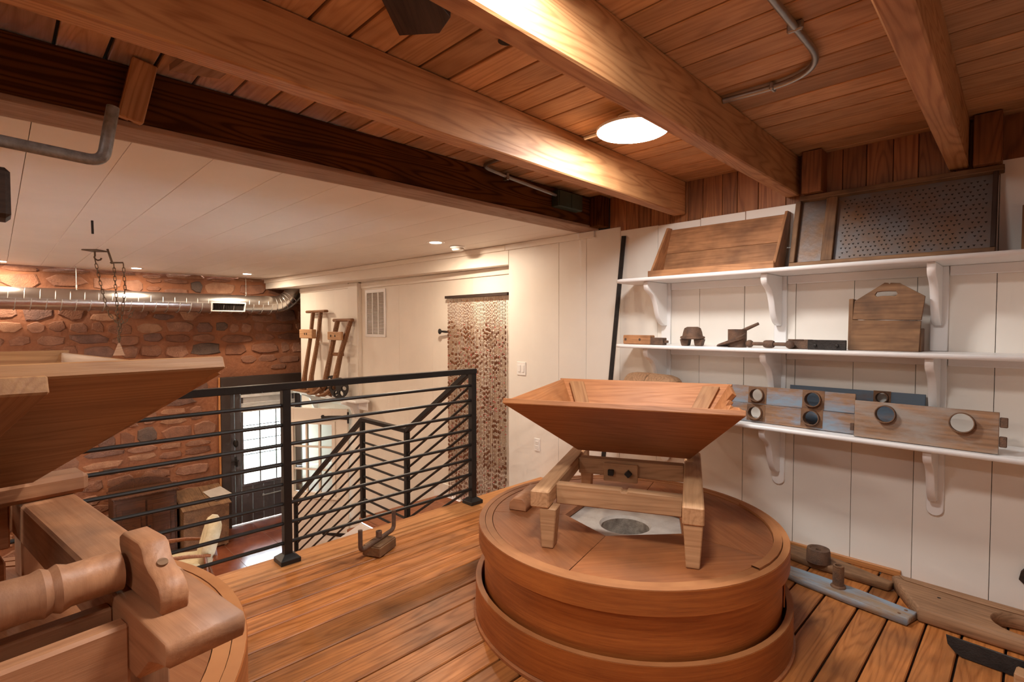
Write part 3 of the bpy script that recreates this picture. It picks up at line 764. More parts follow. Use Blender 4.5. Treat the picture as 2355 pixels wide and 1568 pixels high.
def vat(label, loc, H, R, hoop1, hoop2, opening, angs, rot=0.0):
    t = thing('millstone_vat', label, 'millstone vat', loc, rot)
    m = MB(); m.lathe([(0, 0), (R + 0.025, 0.0), (R + 0.025, 0.012), (R + 0.012, 0.02), (0, 0.02)], 96); m.build('base_plate', 'lid_wood', t)
    ring_obj('lower_hoop', R - 0.012, R + 0.016, 0.0205, hoop2, 'vat_wood', t)
    ring_obj('hoop_cap', R - 0.010, R + 0.0145, hoop2 + 0.0003, hoop2 + 0.003, 'vat_end', t)
    ring_obj('body', R - 0.055, R - 0.028, 0.0205, H - 0.03, 'vat_wood', t)
    ring_obj('upper_hoop', R - 0.0275, R, hoop1, H, 'vat_wood', t)
    ring_obj('rim', R - 0.030, R - 0.002, H + 0.0002, H + 0.0035, 'vat_end', t)
    ring_obj('kerf_ring', R - 0.066, R - 0.032, H - 0.028, H + 0.002, 'vat_end', t)
    # lid segments between the octagon opening and the rim
    Ro = R - 0.069
    def rad(a):
        for i in range(len(opening)):
            a0, r0 = opening[i]; a1, r1 = opening[(i + 1) % len(opening)]
            p0 = V((r0 * math.cos(a0), r0 * math.sin(a0))); p1 = V((r1 * math.cos(a1), r1 * math.sin(a1)))
            d = V((math.cos(a), math.sin(a))); e = p1 - p0
            den = d.x * e.y - d.y * e.x
            if abs(den) < 1e-9: continue
            s = (p0.x * e.y - p0.y * e.x) / den; u = (p0.x * d.y - p0.y * d.x) / den
            if s > 0 and -1e-6 <= u <= 1 + 1e-6: return s
        return 0.3
    for i in range(len(angs)):
        a0 = angs[i]; a1 = angs[(i + 1) % len(angs)]
        if a1 <= a0: a1 += 2 * math.pi
        g = 0.0022 / Ro; nn = max(6, int((a1 - a0) / 0.08))
        brk = sorted(set([a0 + g + (a1 - a0 - 2 * g) * k / nn for k in range(nn + 1)] + [x + 2 * math.pi * q for x, _ in opening for q in (-1, 0, 1, 2) if a0 + g < x + 2 * math.pi * q < a1 - g]))
        mid = (a0 + a1) / 2; mt = M.Rotation(mid + math.pi / 2, 4, 'Z'); im = mt.inverted()
        m = MB(); vs = []
        for a in brk:
            ri = rad(a); c, s = math.cos(a), math.sin(a)
            for r, z in ((ri, H), (Ro, H), (Ro, H - 0.028), (ri, H - 0.028)): vs.append(im @ V((r * c, r * s, z)))
        fs = []
        for k in range(len(brk) - 1):
            b = 4 * k
            for j in range(4): fs.append((b + j, b + (j + 1) % 4, b + 4 + (j + 1) % 4, b + 4 + j))
        fs += [(0, 1, 2, 3), tuple(4 * (len(brk) - 1) + j for j in (3, 2, 1, 0))]
        m.add(vs, fs); m.build('lid_segment', 'lid_wood', t, mt)
    m = MB(); m.lathe([(0.118, H - 0.05), (0.128, H - 0.036), (0.40, H - 0.034), (0.42, H - 0.30)], 48, caps=False); m.lathe([(0.125, H - 0.30), (0.118, H - 0.05)], 48, caps=False, mi=2)
    m.lathe([(0.0, H - 0.17), (0.13, H - 0.17)], 24, caps=False, mi=1)  # dark disc paints the shade at the bottom of the eye
    m.build('millstone', ['stone_pale', 'seam_dark', 'stone_inner'], t)
    return t
D = math.radians
OPEN_R = [(D(2), 0.30), (D(58), 0.30), (D(108), 0.30), (D(165), 0.31), (D(218), 0.30), (D(284), 0.27)]
vatR = vat('round orange brown millstone vat below the round ceiling lamp', (-1.43, 2.22, 0.0005), 0.44, 0.732, 0.347, 0.172, OPEN_R, [D(2), D(108), D(218), D(284)])
m = MB(); m.lathe([(0.666, 0.4405), (0.700, 0.4405), (0.700, 0.452), (0.666, 0.452), (0.666, 0.4405)], 10, a0=D(-10), a1=D(60), caps=False); m.build('loose_kerf_strip', 'vat_end', vatR)
box('hoop_splice', (0.0, 0.0, 0.0), (0.10, 0.006, 0.16), 'vat_wood', vatR).matrix_basis = M.Rotation(D(20), 4, 'Z') @ M.Translation((0.708, 0.0, 0.25)) @ M.Rotation(D(90), 4, 'Y')
vatL = vat('tall millstone vat in the left foreground under the near hopper', (-1.485, -0.33, 0.0005), 0.70, 0.76, 0.58, 0.30, OPEN_R, [D(40), D(150), D(235), D(310)], D(10))

# ---- hopper frame on the right vat
ca = D(26.2)
hr = thing('hopper_frame', 'pale wooden four-legged hopper frame on the lamp-lit vat', 'frame', (-1.53, 1.63, 0.4415), ca)
zb0, zb1 = 0.172, 0.247
box('side_rail', (0.0, 0.0, zb0), (0.083, 0.95, zb1), 'horse_wood', hr, bev=0.006)
box('side_rail', (0.627, 0.0, zb0), (0.710, 0.95, zb1), 'horse_wood', hr, bev=0.006)
prof = [(0.084, 0.155), (0.626, 0.155), (0.626, 0.240), (0.40, 0.243), (0.395, 0.236), (0.375, 0.236), (0.37, 0.245), (0.084, 0.244)]
cut('front_cross_rail', prof, [], 0.055, 'horse_wood', hr, M.Translation((0, 0.157, 0)) @ M.Rotation(D(90), 4, 'X'), bev=0.004)
box('back_cross_rail', (0.084, 0.63, 0.160), (0.626, 0.70, 0.243), 'horse_wood', hr, bev=0.004)
bp = box('bolt_plate', (0.222, 0.606, 0.138), (0.398, 0.629, 0.232), 'horse_wood', hr, bev=0.003)
for xx, rr in ((0.262, 0.0), (0.352, 0.785)):
    m = MB(); m.box((-0.0145, -0.0145, 0), (0.0145, 0.0145, 0.024))
    o = m.build('bolt', 'iron_dark', hr, M.Translation((xx, 0.605, 0.188)) @ M.Rotation(D(90), 4, 'X') @ M.Rotation(rr, 4, 'Z'), bev=0.002); under(o, bp)
for sx, sy in ((0, 0), (1, 0), (0, 1), (1, 1)):
    x0 = 0.004 if not sx else 0.631; y0 = 0.005 if not sy else 0.865
    m = MB(); t0, t1 = 0.075, 0.052
    ox = 0.045 if not sx else 0.012; oy = 0.0 if not sy else 0.02
    m.hexa([(x0 + ox, y0 + oy, 0), (x0 + ox + t1, y0 + oy, 0), (x0 + ox + t1, y0 + oy + 0.075, 0), (x0 + ox, y0 + oy + 0.075, 0),
            (x0 + (0.035 if not sx else 0.0), y0, zb0), (x0 + t0 + (0.035 if not sx else 0.0), y0, zb0), (x0 + t0 + (0.035 if not sx else 0.0), y0 + 0.085, zb0), (x0 + (0.035 if not sx else 0.0), y0 + 0.085, zb0)])
    m.build('leg', 'horse_wood', hr, bev=0.004)
# red tag and small timber lying on the lid
rt = tag(box('red_tag', (0, 0, 0), (0.045, 0.008, 0.035), 'red_tag'), 'small red tag behind the pale hopper frame', 'tag')
rt.matrix_basis = M.Translation((-1.80, 2.37, 0.462)) @ M.Rotation(D(26), 4, 'Z')
wblk = thing('timber_offcut', 'short rounded brown timber on the lid left of the pale frame', 'timber', (-1.89, 1.945, 0.4415), D(113))
prof = [(-0.048, 0.0), (0.048, 0.0), (0.048, 0.040), (0.026, 0.064), (-0.026, 0.066), (-0.048, 0.042)]
cut('piece', prof, [], 0.26, 'frame_pink', wblk, M.Translation((0.08, 0, 0)) @ M.Rotation(D(90), 4, 'Z') @ M.Rotation(D(90), 4, 'X'), bev=0.005)

# ---- hoppers
def hopper(label, loc, rz, rim, bot, mat, tmat, jag=False, dz=(0, 0, 0, 0), inner=True):
    """rim/bot = (x0, x1, y0, y1, z) in local space; front is y0"""
    t = thing('grain_hopper', label, 'hopper', loc, rz)
    rx0, rx1, ry0, ry1, rz_ = rim; bx0, bx1, by0, by1, bz = bot
    R4 = [V((rx0, ry0, rz_ + dz[0])), V((rx1, ry0, rz_ + dz[1])), V((rx1, ry1, rz_ + dz[2])), V((rx0, ry1, rz_ + dz[3]))]
    B4 = [V((bx0, by0, bz)), V((bx1, by0, bz)), V((bx1, by1, bz)), V((bx0, by1, bz))]
    th = 0.026
    for i, nm in enumerate(('front_panel', 'right_panel', 'back_panel', 'left_panel')):
        j = (i + 1) % 4
        a, b, c, d = R4[i], R4[j], B4[j], B4[i]
        ins = 0.0
        if i in (1, 3):     # side panels sit between front and back panels
            e = (b - a).normalized(); a = a + e * 0.02; b = b - e * 0.02
        pts = [d, c, b, a]
        if jag and i == 1:
            L = b - a; q = (d - a).normalized()
            jt = [(0.62, 0.0), (0.56, 0.10), (0.50, 0.055), (0.44, 0.12), (0.33, 0.06), (0.26, 0.10), (0.20, 0.03), (0.12, 0.0)]
            pts = [d, c, b] + [a + L * f + q * g for f, g in jt] + [a]
        plate(nm, pts, th, mat, t, bev=0.003, flip=False)
    if inner:
        for i, j, s in ((3, 2, 1), (2, 3, -1)):          # corner cleats inside the back panel
            dn = (B4[i] - R4[i]) * 0.075; a = R4[i] + (R4[j] - R4[i]).normalized() * 0.055 + dn; b = R4[i] + (R4[j] - R4[i]).normalized() * 0.150 + dn
            c = B4[i] + (B4[j] - B4[i]).normalized() * 0.02; d = B4[i] + (B4[j] - B4[i]).normalized() * 0.10
            n = (R4[2] - R4[3]).cross(B4[3] - R4[3]).normalized()
            if n.y > 0: n = -n
            off = n * (th + 0.001)
            P = [c + off + n * 0.016, a + off + n * 0.016, b + off + n * 0.016, d + off + n * 0.016]
            nn = (P[1] - P[0]).cross(P[2] - P[0])
            plate('corner_cleat', P, 0.016, tmat, t, bev=0.002, flip=(nn.dot(n) < 0))
    return t, R4, B4
hopR, _, _ = hopper('large orange brown grain hopper on the pale frame', (-1.51, 2.39, 0.0), D(25), (-0.525, 0.525, -0.54, 0.535, 1.038), (-0.30, 0.30, 0.06, 0.20, 0.700), 'hopper_wood', 'hopper_tan', jag=True)

# ---- left mill: everything turned a little (d1 to the right, d2 away from the camera)
la = D(7.8)
lm = M.Translation((-1.485, -0.33, 0)) @ M((( -math.sin(la), -math.cos(la), 0), (math.cos(la), -math.sin(la), 0), (0, 0, 1))).to_4x4()
LROT = la + math.pi / 2       # local x -> d1, local y -> d2
hopL, R4, B4 = hopper('big tan grain hopper in the left foreground, seen at rim height', (-1.485, -0.33, 0.0), LROT, (-0.50, 0.575, -0.50, 0.59, 1.308), (-0.42, 0.42, 0.20, 0.36, 1.012), 'hopper_tan', 'hopper_tan', dz=(0.028, 0.0, 0.0, 0.012), inner=False)
# upright battens on its front panel
nrm = (R4[1] - R4[0]).cross(B4[0] - R4[0]).normalized()
if nrm.z > 0: nrm = -nrm
def batten(f0, f1, nm='batten', th=0.03, top=0.012):
    e = R4[1] - R4[0]; eb = B4[1] - B4[0]
    P = [R4[0] + e * f0 + nrm * th + V((0, 0, top)), B4[0] + eb * (0.5 + (f0 - 0.5) * 1.0) + nrm * th, B4[0] + eb * (0.5 + (f1 - 0.5) * 1.0) + nrm * th, R4[0] + e * f1 + nrm * th + V((0, 0, top))]
    n2 = (P[1] - P[0]).cross(P[2] - P[0])
    plate(nm, P, th, 'hopper_tan', hopL, bev=0.003, flip=(n2.dot(nrm) < 0))
batten(0.708, 0.762); batten(0.62, 0.695)

fr = thing('hopper_frame', 'weathered hopper frame with bearing lug in the left foreground', 'frame', (-1.485, -0.33, 0.7025), LROT)
z0 = 0.7025
box('side_rail', (0.402, -0.45, 0.849 - z0), (0.514, 0.52, 0.95 - z0), 'frame_pink', fr, bev=0.006, axis='y')
nose = [(-0.4505, 0.95), (-0.4505, 0.85), (-0.565, 0.846), (-0.585, 0.862), (-0.620, 0.893), (-0.655, 0.905), (-0.688, 0.912), (-0.693, 0.935), (-0.686, 0.95)]
cut('rail_nose', nose, [], 0.110, 'frame_pink', fr, M.Translation((0.457, 0, -z0)) @ M.Rotation(D(90), 4, 'Z') @ M.Rotation(D(90), 4, 'X'), bev=0.004)
box('side_rail', (-0.522, -0.68, 0.849 - z0), (-0.405, 0.52, 0.95 - z0), 'frame_pink', fr, bev=0.006, axis='y')
box('front_board', (-0.404, -0.535, 0.712 - z0), (0.404, -0.50, 0.925 - z0), 'frame_pink', fr, bev=0.005)
box('second_board', (-0.404, -0.455, 0.80 - z0), (0.404, -0.425, 0.925 - z0), 'frame_pink', fr, bev=0.004)
box('back_board', (-0.404, 0.40, 0.80 - z0), (0.404, 0.45, 0.93 - z0), 'frame_pink', fr, bev=0.004)
box('inner_block', (-0.404, 0.30, 0.712 - z0), (0.38, 0.39, 0.80 - z0), 'frame_pink', fr, bev=0.004)
for x0 in (-0.50, 0.425):
    for y0 in (-0.40, 0.40): box('leg', (x0, y0, 0.0), (x0 + 0.08, y0 + 0.09, 0.849 - z0), 'frame_pink', fr, bev=0.004)
# bearing lug: profile in (depth, height)
lug = [(-0.603, 0.0), (-0.606, 0.024), (-0.598, 0.040), (-0.580, 0.050), (-0.556, 0.056), (-0.538, 0.066), (-0.526, 0.086), (-0.510, 0.092), (-0.432, 0.089), (-0.416, 0.080), (-0.415, 0.064), (-0.424, 0.048), (-0.420, 0.036), (-0.400, 0.034), (-0.384, 0.030), (-0.382, 0.0)]
lg = cut('bearing_lug', lug, [], 0.040, 'frame_pink', fr, M.Translation((0.444, 0, 0.9505 - z0)) @ M.Rotation(D(90), 4, 'Z') @ M.Rotation(D(90), 4, 'X'), bev=0.003)
m = MB(); m.lathe([(0, 0), (0.008, 0), (0.008, 0.003), (0, 0.003)], 14); m.build('peg', 'old_wood', fr, M.Translation((0.446, -0.548, 0.9505 - z0 + 0.0605)) @ M.Rotation(D(25), 4, 'X'))
# turned roller lying in the lug
ro = thing('turned_roller', 'turned wooden roller lying across the near hopper frame', 'roller', (-1.485, -0.33, 0.0), LROT)
pr = [(-0.55, 0.030), (-0.44, 0.030), (-0.43, 0.036), (0.10, 0.040), (0.20, 0.0375), (0.300, 0.034), (0.312, 0.038), (0.322, 0.033), (0.332, 0.038), (0.345, 0.033), (0.413, 0.033)]
m = MB(); m.lathe([(0.0, pr[0][0])] + [(r, x) for x, r in pr] + [(0.0, pr[-1][0])], 24)
m.build('shaft', 'frame_pink', ro, M.Translation((0, -0.455, 0.985)) @ M.Rotation(D(90), 4, 'Y'))
cb = tag(board('cross_timber', (0, 0, 0), (0.98, 0, 0), 0.09, 0.055, 'frame_pink', bev=0.012), 'timber laid across the near frame beneath the hopper', 'timber')
cb.matrix_basis = M.Translation((-1.485, -0.33, 0.9785)) @ M.Rotation(LROT, 4, 'Z') @ M.Translation((0.05, 0.29, 0))
# ================================================================ wall shelves
def wshelf(z, label, ends_round, plate_low):
    t = thing('wall_shelf', label, 'shelf', (-1.0, YW, z))
    xl, xr, dp = -2.205 + 1.0, 1.25 + 1.0, 0.345
    o = [(xr, -0.001), (xr, -dp), (xl + 0.10, -dp)] + [(xl + 0.10 - 0.10 * math.sin(a), -dp + 0.10 * (1 - math.cos(a))) for a in (0.3, 0.6, 0.9, 1.2, 1.5)] + [(xl, -0.001)]
    cut('shelf_board', list(reversed(o)), [], 0.024, 'shelf_white', t, M.Translation((0, 0, -0.012)), bev=0.005)
    bs = [-1.94, -1.145, -0.36, 0.43, 1.10]
    xs = [-2.10] + bs + [1.25]
    for a, b in zip(bs[:-1], bs[1:]): box('ledger', (a + 0.04 + 1, -0.020, -0.075), (b - 0.04 + 1, -0.0005, -0.0245), 'shelf_white', t)
    pr = [(0.021, -0.0245), (0.300, -0.0245), (0.302, -0.055), (0.292, -0.082), (0.262, -0.100), (0.222, -0.120), (0.190, -0.150), (0.167, -0.195), (0.150, -0.245), (0.128, -0.285), (0.095, -0.318), (0.060, -0.335), (0.021, -0.338)]
    for b in bs:
        cut('bracket', list(reversed(pr)), [], 0.036, 'shelf_white', t, M.Translation((b + 1 - 0.006, 0, 0)) @ M.Rotation(D(-90), 4, 'Z') @ M.Rotation(D(90), 4, 'X'), bev=0.004)
        w = 0.037; zl = plate_low - z
        if plate_low < 0.5:
            q = [(w, -0.0245), (-w, -0.0245), (-w, zl + w)] + [(-w * math.cos(a), zl + w - w * math.sin(a)) for a in (0.35, 0.7, 1.05, 1.4, 1.75, 2.1, 2.45, 2.8)] + [(w, zl + w)]
        else:
            q = [(w, -0.0245), (-w, -0.0245), (-w, zl), (w, zl)]
        cut('back_plate', q, [], 0.019, 'shelf_white', t, M.Translation((b + 1, -0.0105, 0)) @ M.Rotation(D(90), 4, 'X'), bev=0.003)
    return t
Z1, Z2, Z3 = 1.738, 1.265, 0.805
wshelf(Z1, 'topmost white wall shelf, holding the tray and the sieve', True, Z2 + 0.001)
wshelf(Z2, 'middle white wall shelf, holding the iron parts and tote', True, Z3 + 0.001)
wshelf(Z3, 'lowest white wall shelf, holding the boards with round holes', True, 0.385)

# ---- top shelf: wooden tray leaning back, perforated sieve, board at the frame edge
tr = thing('wooden_tray', 'open wooden tray leaning on the top shelf', 'tray', (-1.507, 3.36, Z1 + 0.001), 0.0)
bx, tx, H = 0.404, 0.398, 0.365
th_, y0, y1 = 0.016, 0.055, 0.185        # back panel leans from y0 at the foot to y1 at the head
def on(f): return y0 + (y1 - y0) * f, H * f
for f0, f1 in ((0.04, 0.50), (0.505, 1.0)):
    (ya, za), (yb, zb) = on(f0), on(f1)
    plate('back_board', [(-bx, ya, za), (bx, ya, za), (tx + (bx - tx) * (1 - f1), yb, zb), (-tx - (bx - tx) * (1 - f1), yb, zb)], th_, 'crate_wood', tr)
plate('bottom_board', [(-bx - 0.012, -0.095, 0.017), (bx + 0.012, -0.095, 0.017), (bx + 0.012, y0 + 0.01, 0.017), (-bx - 0.012, y0 + 0.01, 0.017)], 0.017, 'crate_wood', tr)
box('front_lip', (-bx - 0.012, -0.112, 0.0), (bx + 0.012, -0.0955, 0.044), 'crate_wood', tr)
for s in (-1, 1):
    P = [(s * (bx + 0.013), -0.095, 0.018), (s * (tx + 0.013), y1 - 0.045, H + 0.01), (s * (tx + 0.013), y1 + 0.012, H + 0.01), (s * (bx + 0.013), y0 + 0.02, 0.018)]
    plate('side_board', P, 0.017, 'crate_wood', tr, flip=(s > 0))

sv = thing('grain_sieve', 'large wooden sieve frame with rusty perforated tin', 'sieve', (-0.593, 3.40, Z1 + 0.001))
SW, SH, lean = 0.452, 0.435, 0.13
tl = M.Rotation(-math.atan2(lean, SH), 4, 'X')
fr_ = thing_m = None
def svb(name, a, b, mat, bev=0.003):
    o = box(name, a, b, mat, sv, bev); o.matrix_basis = tl @ o.matrix_basis; return o
SL = math.hypot(SH, lean)
svb('frame_rail', (-SW, -0.045, 0.0), (SW, 0.0, 0.024), 'old_wood'); svb('frame_rail', (-SW + 0.02, -0.045, SL - 0.03), (SW + 0.02, 0.0, SL), 'old_wood')
svb('frame_stile', (-SW, -0.045, 0.025), (-SW + 0.028, 0.0, SL - 0.031), 'old_wood'); svb('frame_stile', (SW - 0.02, -0.045, 0.025), (SW, 0.0, SL - 0.031), 'dark_wood')
svb('divider', (-SW + 0.165, -0.040, 0.025), (-SW + 0.222, -0.004, SL - 0.031), 'old_wood')
svb('tin_sheet', (-SW + 0.029, -0.012, 0.025), (-SW + 0.164, -0.009, SL - 0.031), 'sieve_tin', 0); svb('tin_sheet', (-SW + 0.223, -0.012, 0.025), (SW - 0.021, -0.009, SL - 0.031), 'sieve_tin', 0)
m = MB(); pr_ = random.Random(4)
for i in range(26):
    for j in range(15):
        x = -SW + 0.255 + i * 0.0238 + (0.012 if j % 2 else 0) + pr_.uniform(-0.003, 0.003); z = 0.05 + j * 0.0245 + pr_.uniform(-0.003, 0.003)
        if x > SW - 0.03 or pr_.random() < 0.08: continue
        r = 0.0060; y = -0.0125
        m.add([(x - r, y, z + r * 0.7), (x + r, y, z + r * 0.7), (x, y, z - r), (x, y - 0.0022, z + r * 0.2)], [(0, 1, 3), (1, 2, 3), (2, 0, 3)])
tag(m.build('perforations', 'seam_dark', sv, tl), kind='stuff')
bd = thing('leaning_board', 'brown board leaning at the right end of the top shelf', 'board', (0.07, 3.43, Z1 + 0.001))
o = box('plank', (-0.125, 0.0, 0.0), (0.125, 0.02, 0.24), 'old_wood', bd); o.matrix_basis = M.Rotation(-0.25, 4, 'X') @ o.matrix_basis
bd2 = box('cleat', (-0.125, -0.016, 0.0), (-0.085, -0.001, 0.24), 'old_wood', bd); bd2.matrix_basis = M.Rotation(-0.25, 4, 'X') @ bd2.matrix_basis

# ---- middle shelf
zz = Z2 + 0.0008
t = thing('bearing_block', 'wooden bearing block with an iron end, leftmost on middle shelf', 'block', (-2.03, 3.33, zz), D(-4))
box('block', (-0.13, -0.03, 0), (0.105, 0.035, 0.066), 'crate_wood', t, bev=0.006)
box('iron_end', (0.106, -0.028, 0.0), (0.205, 0.03, 0.05), 'iron_rust', t, bev=0.004)
box('stub', (0.206, -0.008, 0.014), (0.232, 0.012, 0.032), 'iron_rust', t)
for xx in (-0.105, 0.02):
    m = MB(); m.lathe([(0, 0), (0.009, 0), (0.009, 0.003), (0, 0.003)], 12); m.build('bolt', 'iron_rust', t, M.Translation((xx, -0.0305, 0.035)) @ M.Rotation(D(90), 4, 'X'))
t = thing('iron_driver', 'rusty cast iron driver standing on two feet on middle shelf', 'iron part', (-1.627, 3.33, zz), D(10))
m = MB()
m.lathe([(0.0, 0.127), (0.035, 0.127), (0.052, 0.118), (0.060, 0.095), (0.066, 0.066), (0.078, 0.062), (0.080, 0.050), (0.068, 0.044), (0.0, 0.044)], 20)
m.build('bell', 'iron_rust', t)
for s in (-1, 1):
    m = MB(); m.hexa([(s * 0.022, -0.03, 0), (s * 0.066, -0.03, 0), (s * 0.066, 0.03, 0), (s * 0.022, 0.03, 0), (s * 0.016, -0.036, 0.045), (s * 0.076, -0.036, 0.045), (s * 0.076, 0.036, 0.045), (s * 0.016, 0.036, 0.045)])
    m.build('foot', 'iron_rust', t, bev=0.004)
t = thing('auger_piece', 'rusty iron sleeve with spiral vane and slanting arm', 'iron part', (-1.325, 3.32, zz), D(0))
m = MB(); m.lathe([(0.038, 0.0), (0.055, 0.0), (0.056, 0.112), (0.040, 0.112), (0.038, 0.0)], 24, caps=False); m.build('sleeve', 'iron_rust', t, merge=True)
m = MB(); vs = []; K = 14
for i in range(K + 1):
    a = D(193) + i / K * D(150); z = 0.001 + i / K * 0.062; ro = 0.058 + 0.062 * (1 - i / K) ** 1.5 + 0.003
    for r, dz in ((0.050, 0), (ro, 0.0), (ro, 0.008 + 0.014 * i / K), (0.050, 0.028)): vs.append((r * math.cos(a), r * math.sin(a), max(0.001, z + dz)))
m.add(vs, [(4 * i + j, 4 * i + (j + 1) % 4, 4 * i + 4 + (j + 1) % 4, 4 * i + 4 + j) for i in range(K) for j in range(4)] + [(0, 1, 2, 3), (4 * K + 3, 4 * K + 2, 4 * K + 1, 4 * K)])
m.build('vane', 'iron_rust', t)
tubeobj('arm', [(0.02, 0.0, 0.098), (0.06, 0.0, 0.116), (0.128, 0.0, 0.148)], [0.010, 0.011, 0.009], 'iron_rust', t)
t = thing('iron_crossbar', 'rusty iron bar with ball ends lying on the middle shelf', 'iron bar', (-1.125, 3.29, zz), D(-3))
m = MB()
def ball(c, r, n=12): 
    m.lathe([(0.0001, -r)] + [(r * math.sin(math.pi * k / 8), -r * math.cos(math.pi * k / 8)) for k in range(1, 8)] + [(0.0001, r)], n, c=c)
ball((-0.115, 0, 0.024), 0.0235); m.build('ball_end', 'iron_rust', t)
m = MB(); ball((0.118, 0, 0.0255), 0.025); m.build('ball_end', 'iron_rust', t)
tubeobj('bar', [(-0.115, 0, 0.024), (0.118, 0, 0.0255)], [0.011, 0.011], 'iron_rust', t)
m = MB(); m.lathe([(0, -0.028), (0.020, -0.028), (0.023, -0.018), (0.023, 0.018), (0.020, 0.028), (0, 0.028)], 14); m.build('hub', 'iron_rust', t, M.Translation((0, 0, 0.0245)) @ M.Rotation(D(90), 4, 'Y'))
t = thing('iron_billet', 'small rusty iron block behind the ball-ended bar', 'iron part', (-0.965, 3.35, zz))
box('billet', (-0.062, -0.03, 0), (0.055, 0.03, 0.054), 'iron_rust', t, bev=0.004)
box('lip', (-0.062, -0.034, 0.048), (0.02, -0.0305, 0.056), 'iron_rust', t, bev=0.001)
t = thing('black_plate', 'flat black iron plate with two bolt heads left of the tote', 'iron plate', (-0.818, 3.285, zz), D(1))
box('plate', (-0.094, -0.008, 0), (0.094, 0.010, 0.055), 'iron_dark', t, bev=0.002)
for xx in (-0.055, 0.052): 
    m = MB(); m.lathe([(0, 0), (0.009, 0), (0.008, 0.01), (0, 0.012)], 10); m.build('bolt', 'iron_dark', t, M.Translation((xx, -0.0085, 0.024)) @ M.Rotation(D(90), 4, 'X'))
t = thing('wooden_tote', 'old wooden tote with peaked end and slotted handle', 'tote', (-0.565, 3.36, zz))
tt = M.Rotation(-0.045, 4, 'X')
slot = [(-0.048, 0.300), (-0.040, 0.290), (-0.012, 0.294), (0.015, 0.293), (0.042, 0.290), (0.052, 0.302), (0.044, 0.316), (0.012, 0.318), (-0.016, 0.318), (-0.040, 0.315)]
R9 = M.Rotation(D(90), 4, 'X')
cut('upper_board', [(-0.148, 0.168), (0.153, 0.164), (0.166, 0.286), (0.060, 0.358), (0.020, 0.362), (0.016, 0.356), (0.008, 0.362), (-0.006, 0.364), (-0.140, 0.270)], [slot], 0.02, 'old_wood', t, tt @ R9)
cut('lower_board', [(-0.158, 0.0), (0.146, 0.0), (0.152, 0.160), (-0.149, 0.165)], [], 0.02, 'old_wood', t, tt @ R9)
o = box('side_board', (-0.172, 0.011, 0.0), (-0.15, 0.13, 0.285), 'old_wood', t, axis='z'); o.matrix_basis = tt @ o.matrix_basis
o = box('floor_board', (-0.148, 0.012, 0.002), (0.14, 0.125, 0.016), 'old_wood', t)
o = box('side_board', (0.142, 0.011, 0.0), (0.152, 0.13, 0.12), 'old_wood', t, axis='z')

# ---- lowest shelf
zz = Z3 + 0.0008
t = thing('split_roller', 'short thick wooden roller split in two on the lowest shelf', 'roller', (-1.935, 3.335, zz + 0.128), D(-4))
m = MB(); m.lathe([(0, -0.20), (0.088, -0.20), (0.118, -0.175), (0.127, -0.12), (0.128, -0.008), (0.122, -0.002), (0.0, -0.002)], 26); m.build('half', 'plank_tan', t, M.Rotation(D(90), 4, 'Y'))
m = MB(); m.lathe([(0, 0.002), (0.122, 0.002), (0.128, 0.010), (0.124, 0.14), (0.112, 0.19), (0.085, 0.215), (0, 0.215)], 26); m.build('half', 'plank_tan', t, M.Rotation(D(90), 4, 'Y'))
def collar(par, x, z, r, m0, dark='rust_brown', d=0.030):
    m = MB(); m.lathe([(r - 0.003, -0.02), (r + 0.001, -0.02), (r + 0.001, d), (r - 0.003, d), (r - 0.003, -0.02)], 28, caps=False)
    return m.build('collar', dark, par, m0 @ M.Translation((x, -0.009, z)) @ R9, merge=True)
def holed(name, label, loc, x0, x1, h, holes, mat, lean_, rz=0.0, seams=(), t_=0.022, tabs=(), patches=True):
    t = thing(name, label, 'board', loc, rz)
    m0 = M.Rotation(-lean_, 4, 'X')
    cuts = [0.0] + list(seams) + [h]
    for a, b in zip(cuts[:-1], cuts[1:]):
        hs = []
        inside = [(x, z, r) for x, z, r in holes if a < z - r and z + r < b]
        for x, z, r in inside: hs.append(circle(x, z, r))
        cut('plank', [(x0, a + 0.001), (x1, a + 0.001), (x1, b - 0.001), (x0, b - 0.001)], hs, t_, mat, t, m0 @ R9, bev=0.002)
    for x, z, r in holes:
        collar(t, x, z, r, m0)
        if patches: cut('tin_patch', [(x - r * 1.35, z - r * 1.25), (x + r * 1.35, z - r * 1.25), (x + r * 1.35, z + r * 1.25), (x - r * 1.35, z + r * 1.25)], [circle(x, z, r + 0.0015)], 0.0016, 'rust_brown', t, m0 @ M.Translation((0, -t_ / 2 - 0.0012, 0)) @ R9, bev=0.0003)
    for (a, b, c, d) in tabs:
        o = box('hinge_tab', (a, -0.006, c), (b, 0.006, d), 'iron_rust', t); o.matrix_basis = m0 @ o.matrix_basis
    return t
holed('duct_board', 'blue and brown board with four round holes, leftmost on lowest shelf', (-1.02, 3.315, zz + 0.001), -0.37, 0.335, 0.222, [(-0.178, 0.167, 0.040), (-0.182, 0.058, 0.040), (0.130, 0.170, 0.042), (0.126, 0.064, 0.042)], 'blue_board', 0.10, seams=(0.112,))
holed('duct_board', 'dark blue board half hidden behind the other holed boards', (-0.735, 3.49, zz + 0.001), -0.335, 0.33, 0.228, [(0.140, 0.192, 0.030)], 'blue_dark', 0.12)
holed('duct_board', 'grey brown board with two big round holes, frontmost on lowest shelf', (-0.39, 3.262, zz + 0.001), -0.285, 0.282, 0.195, [(-0.148, 0.135, 0.044), (0.152, 0.130, 0.047)], 'grey_board', 0.10, tabs=((0.283, 0.312, 0.125, 0.172), (0.283, 0.31, 0.035, 0.085), (-0.305, -0.286, 0.03, 0.07)), patches=False)

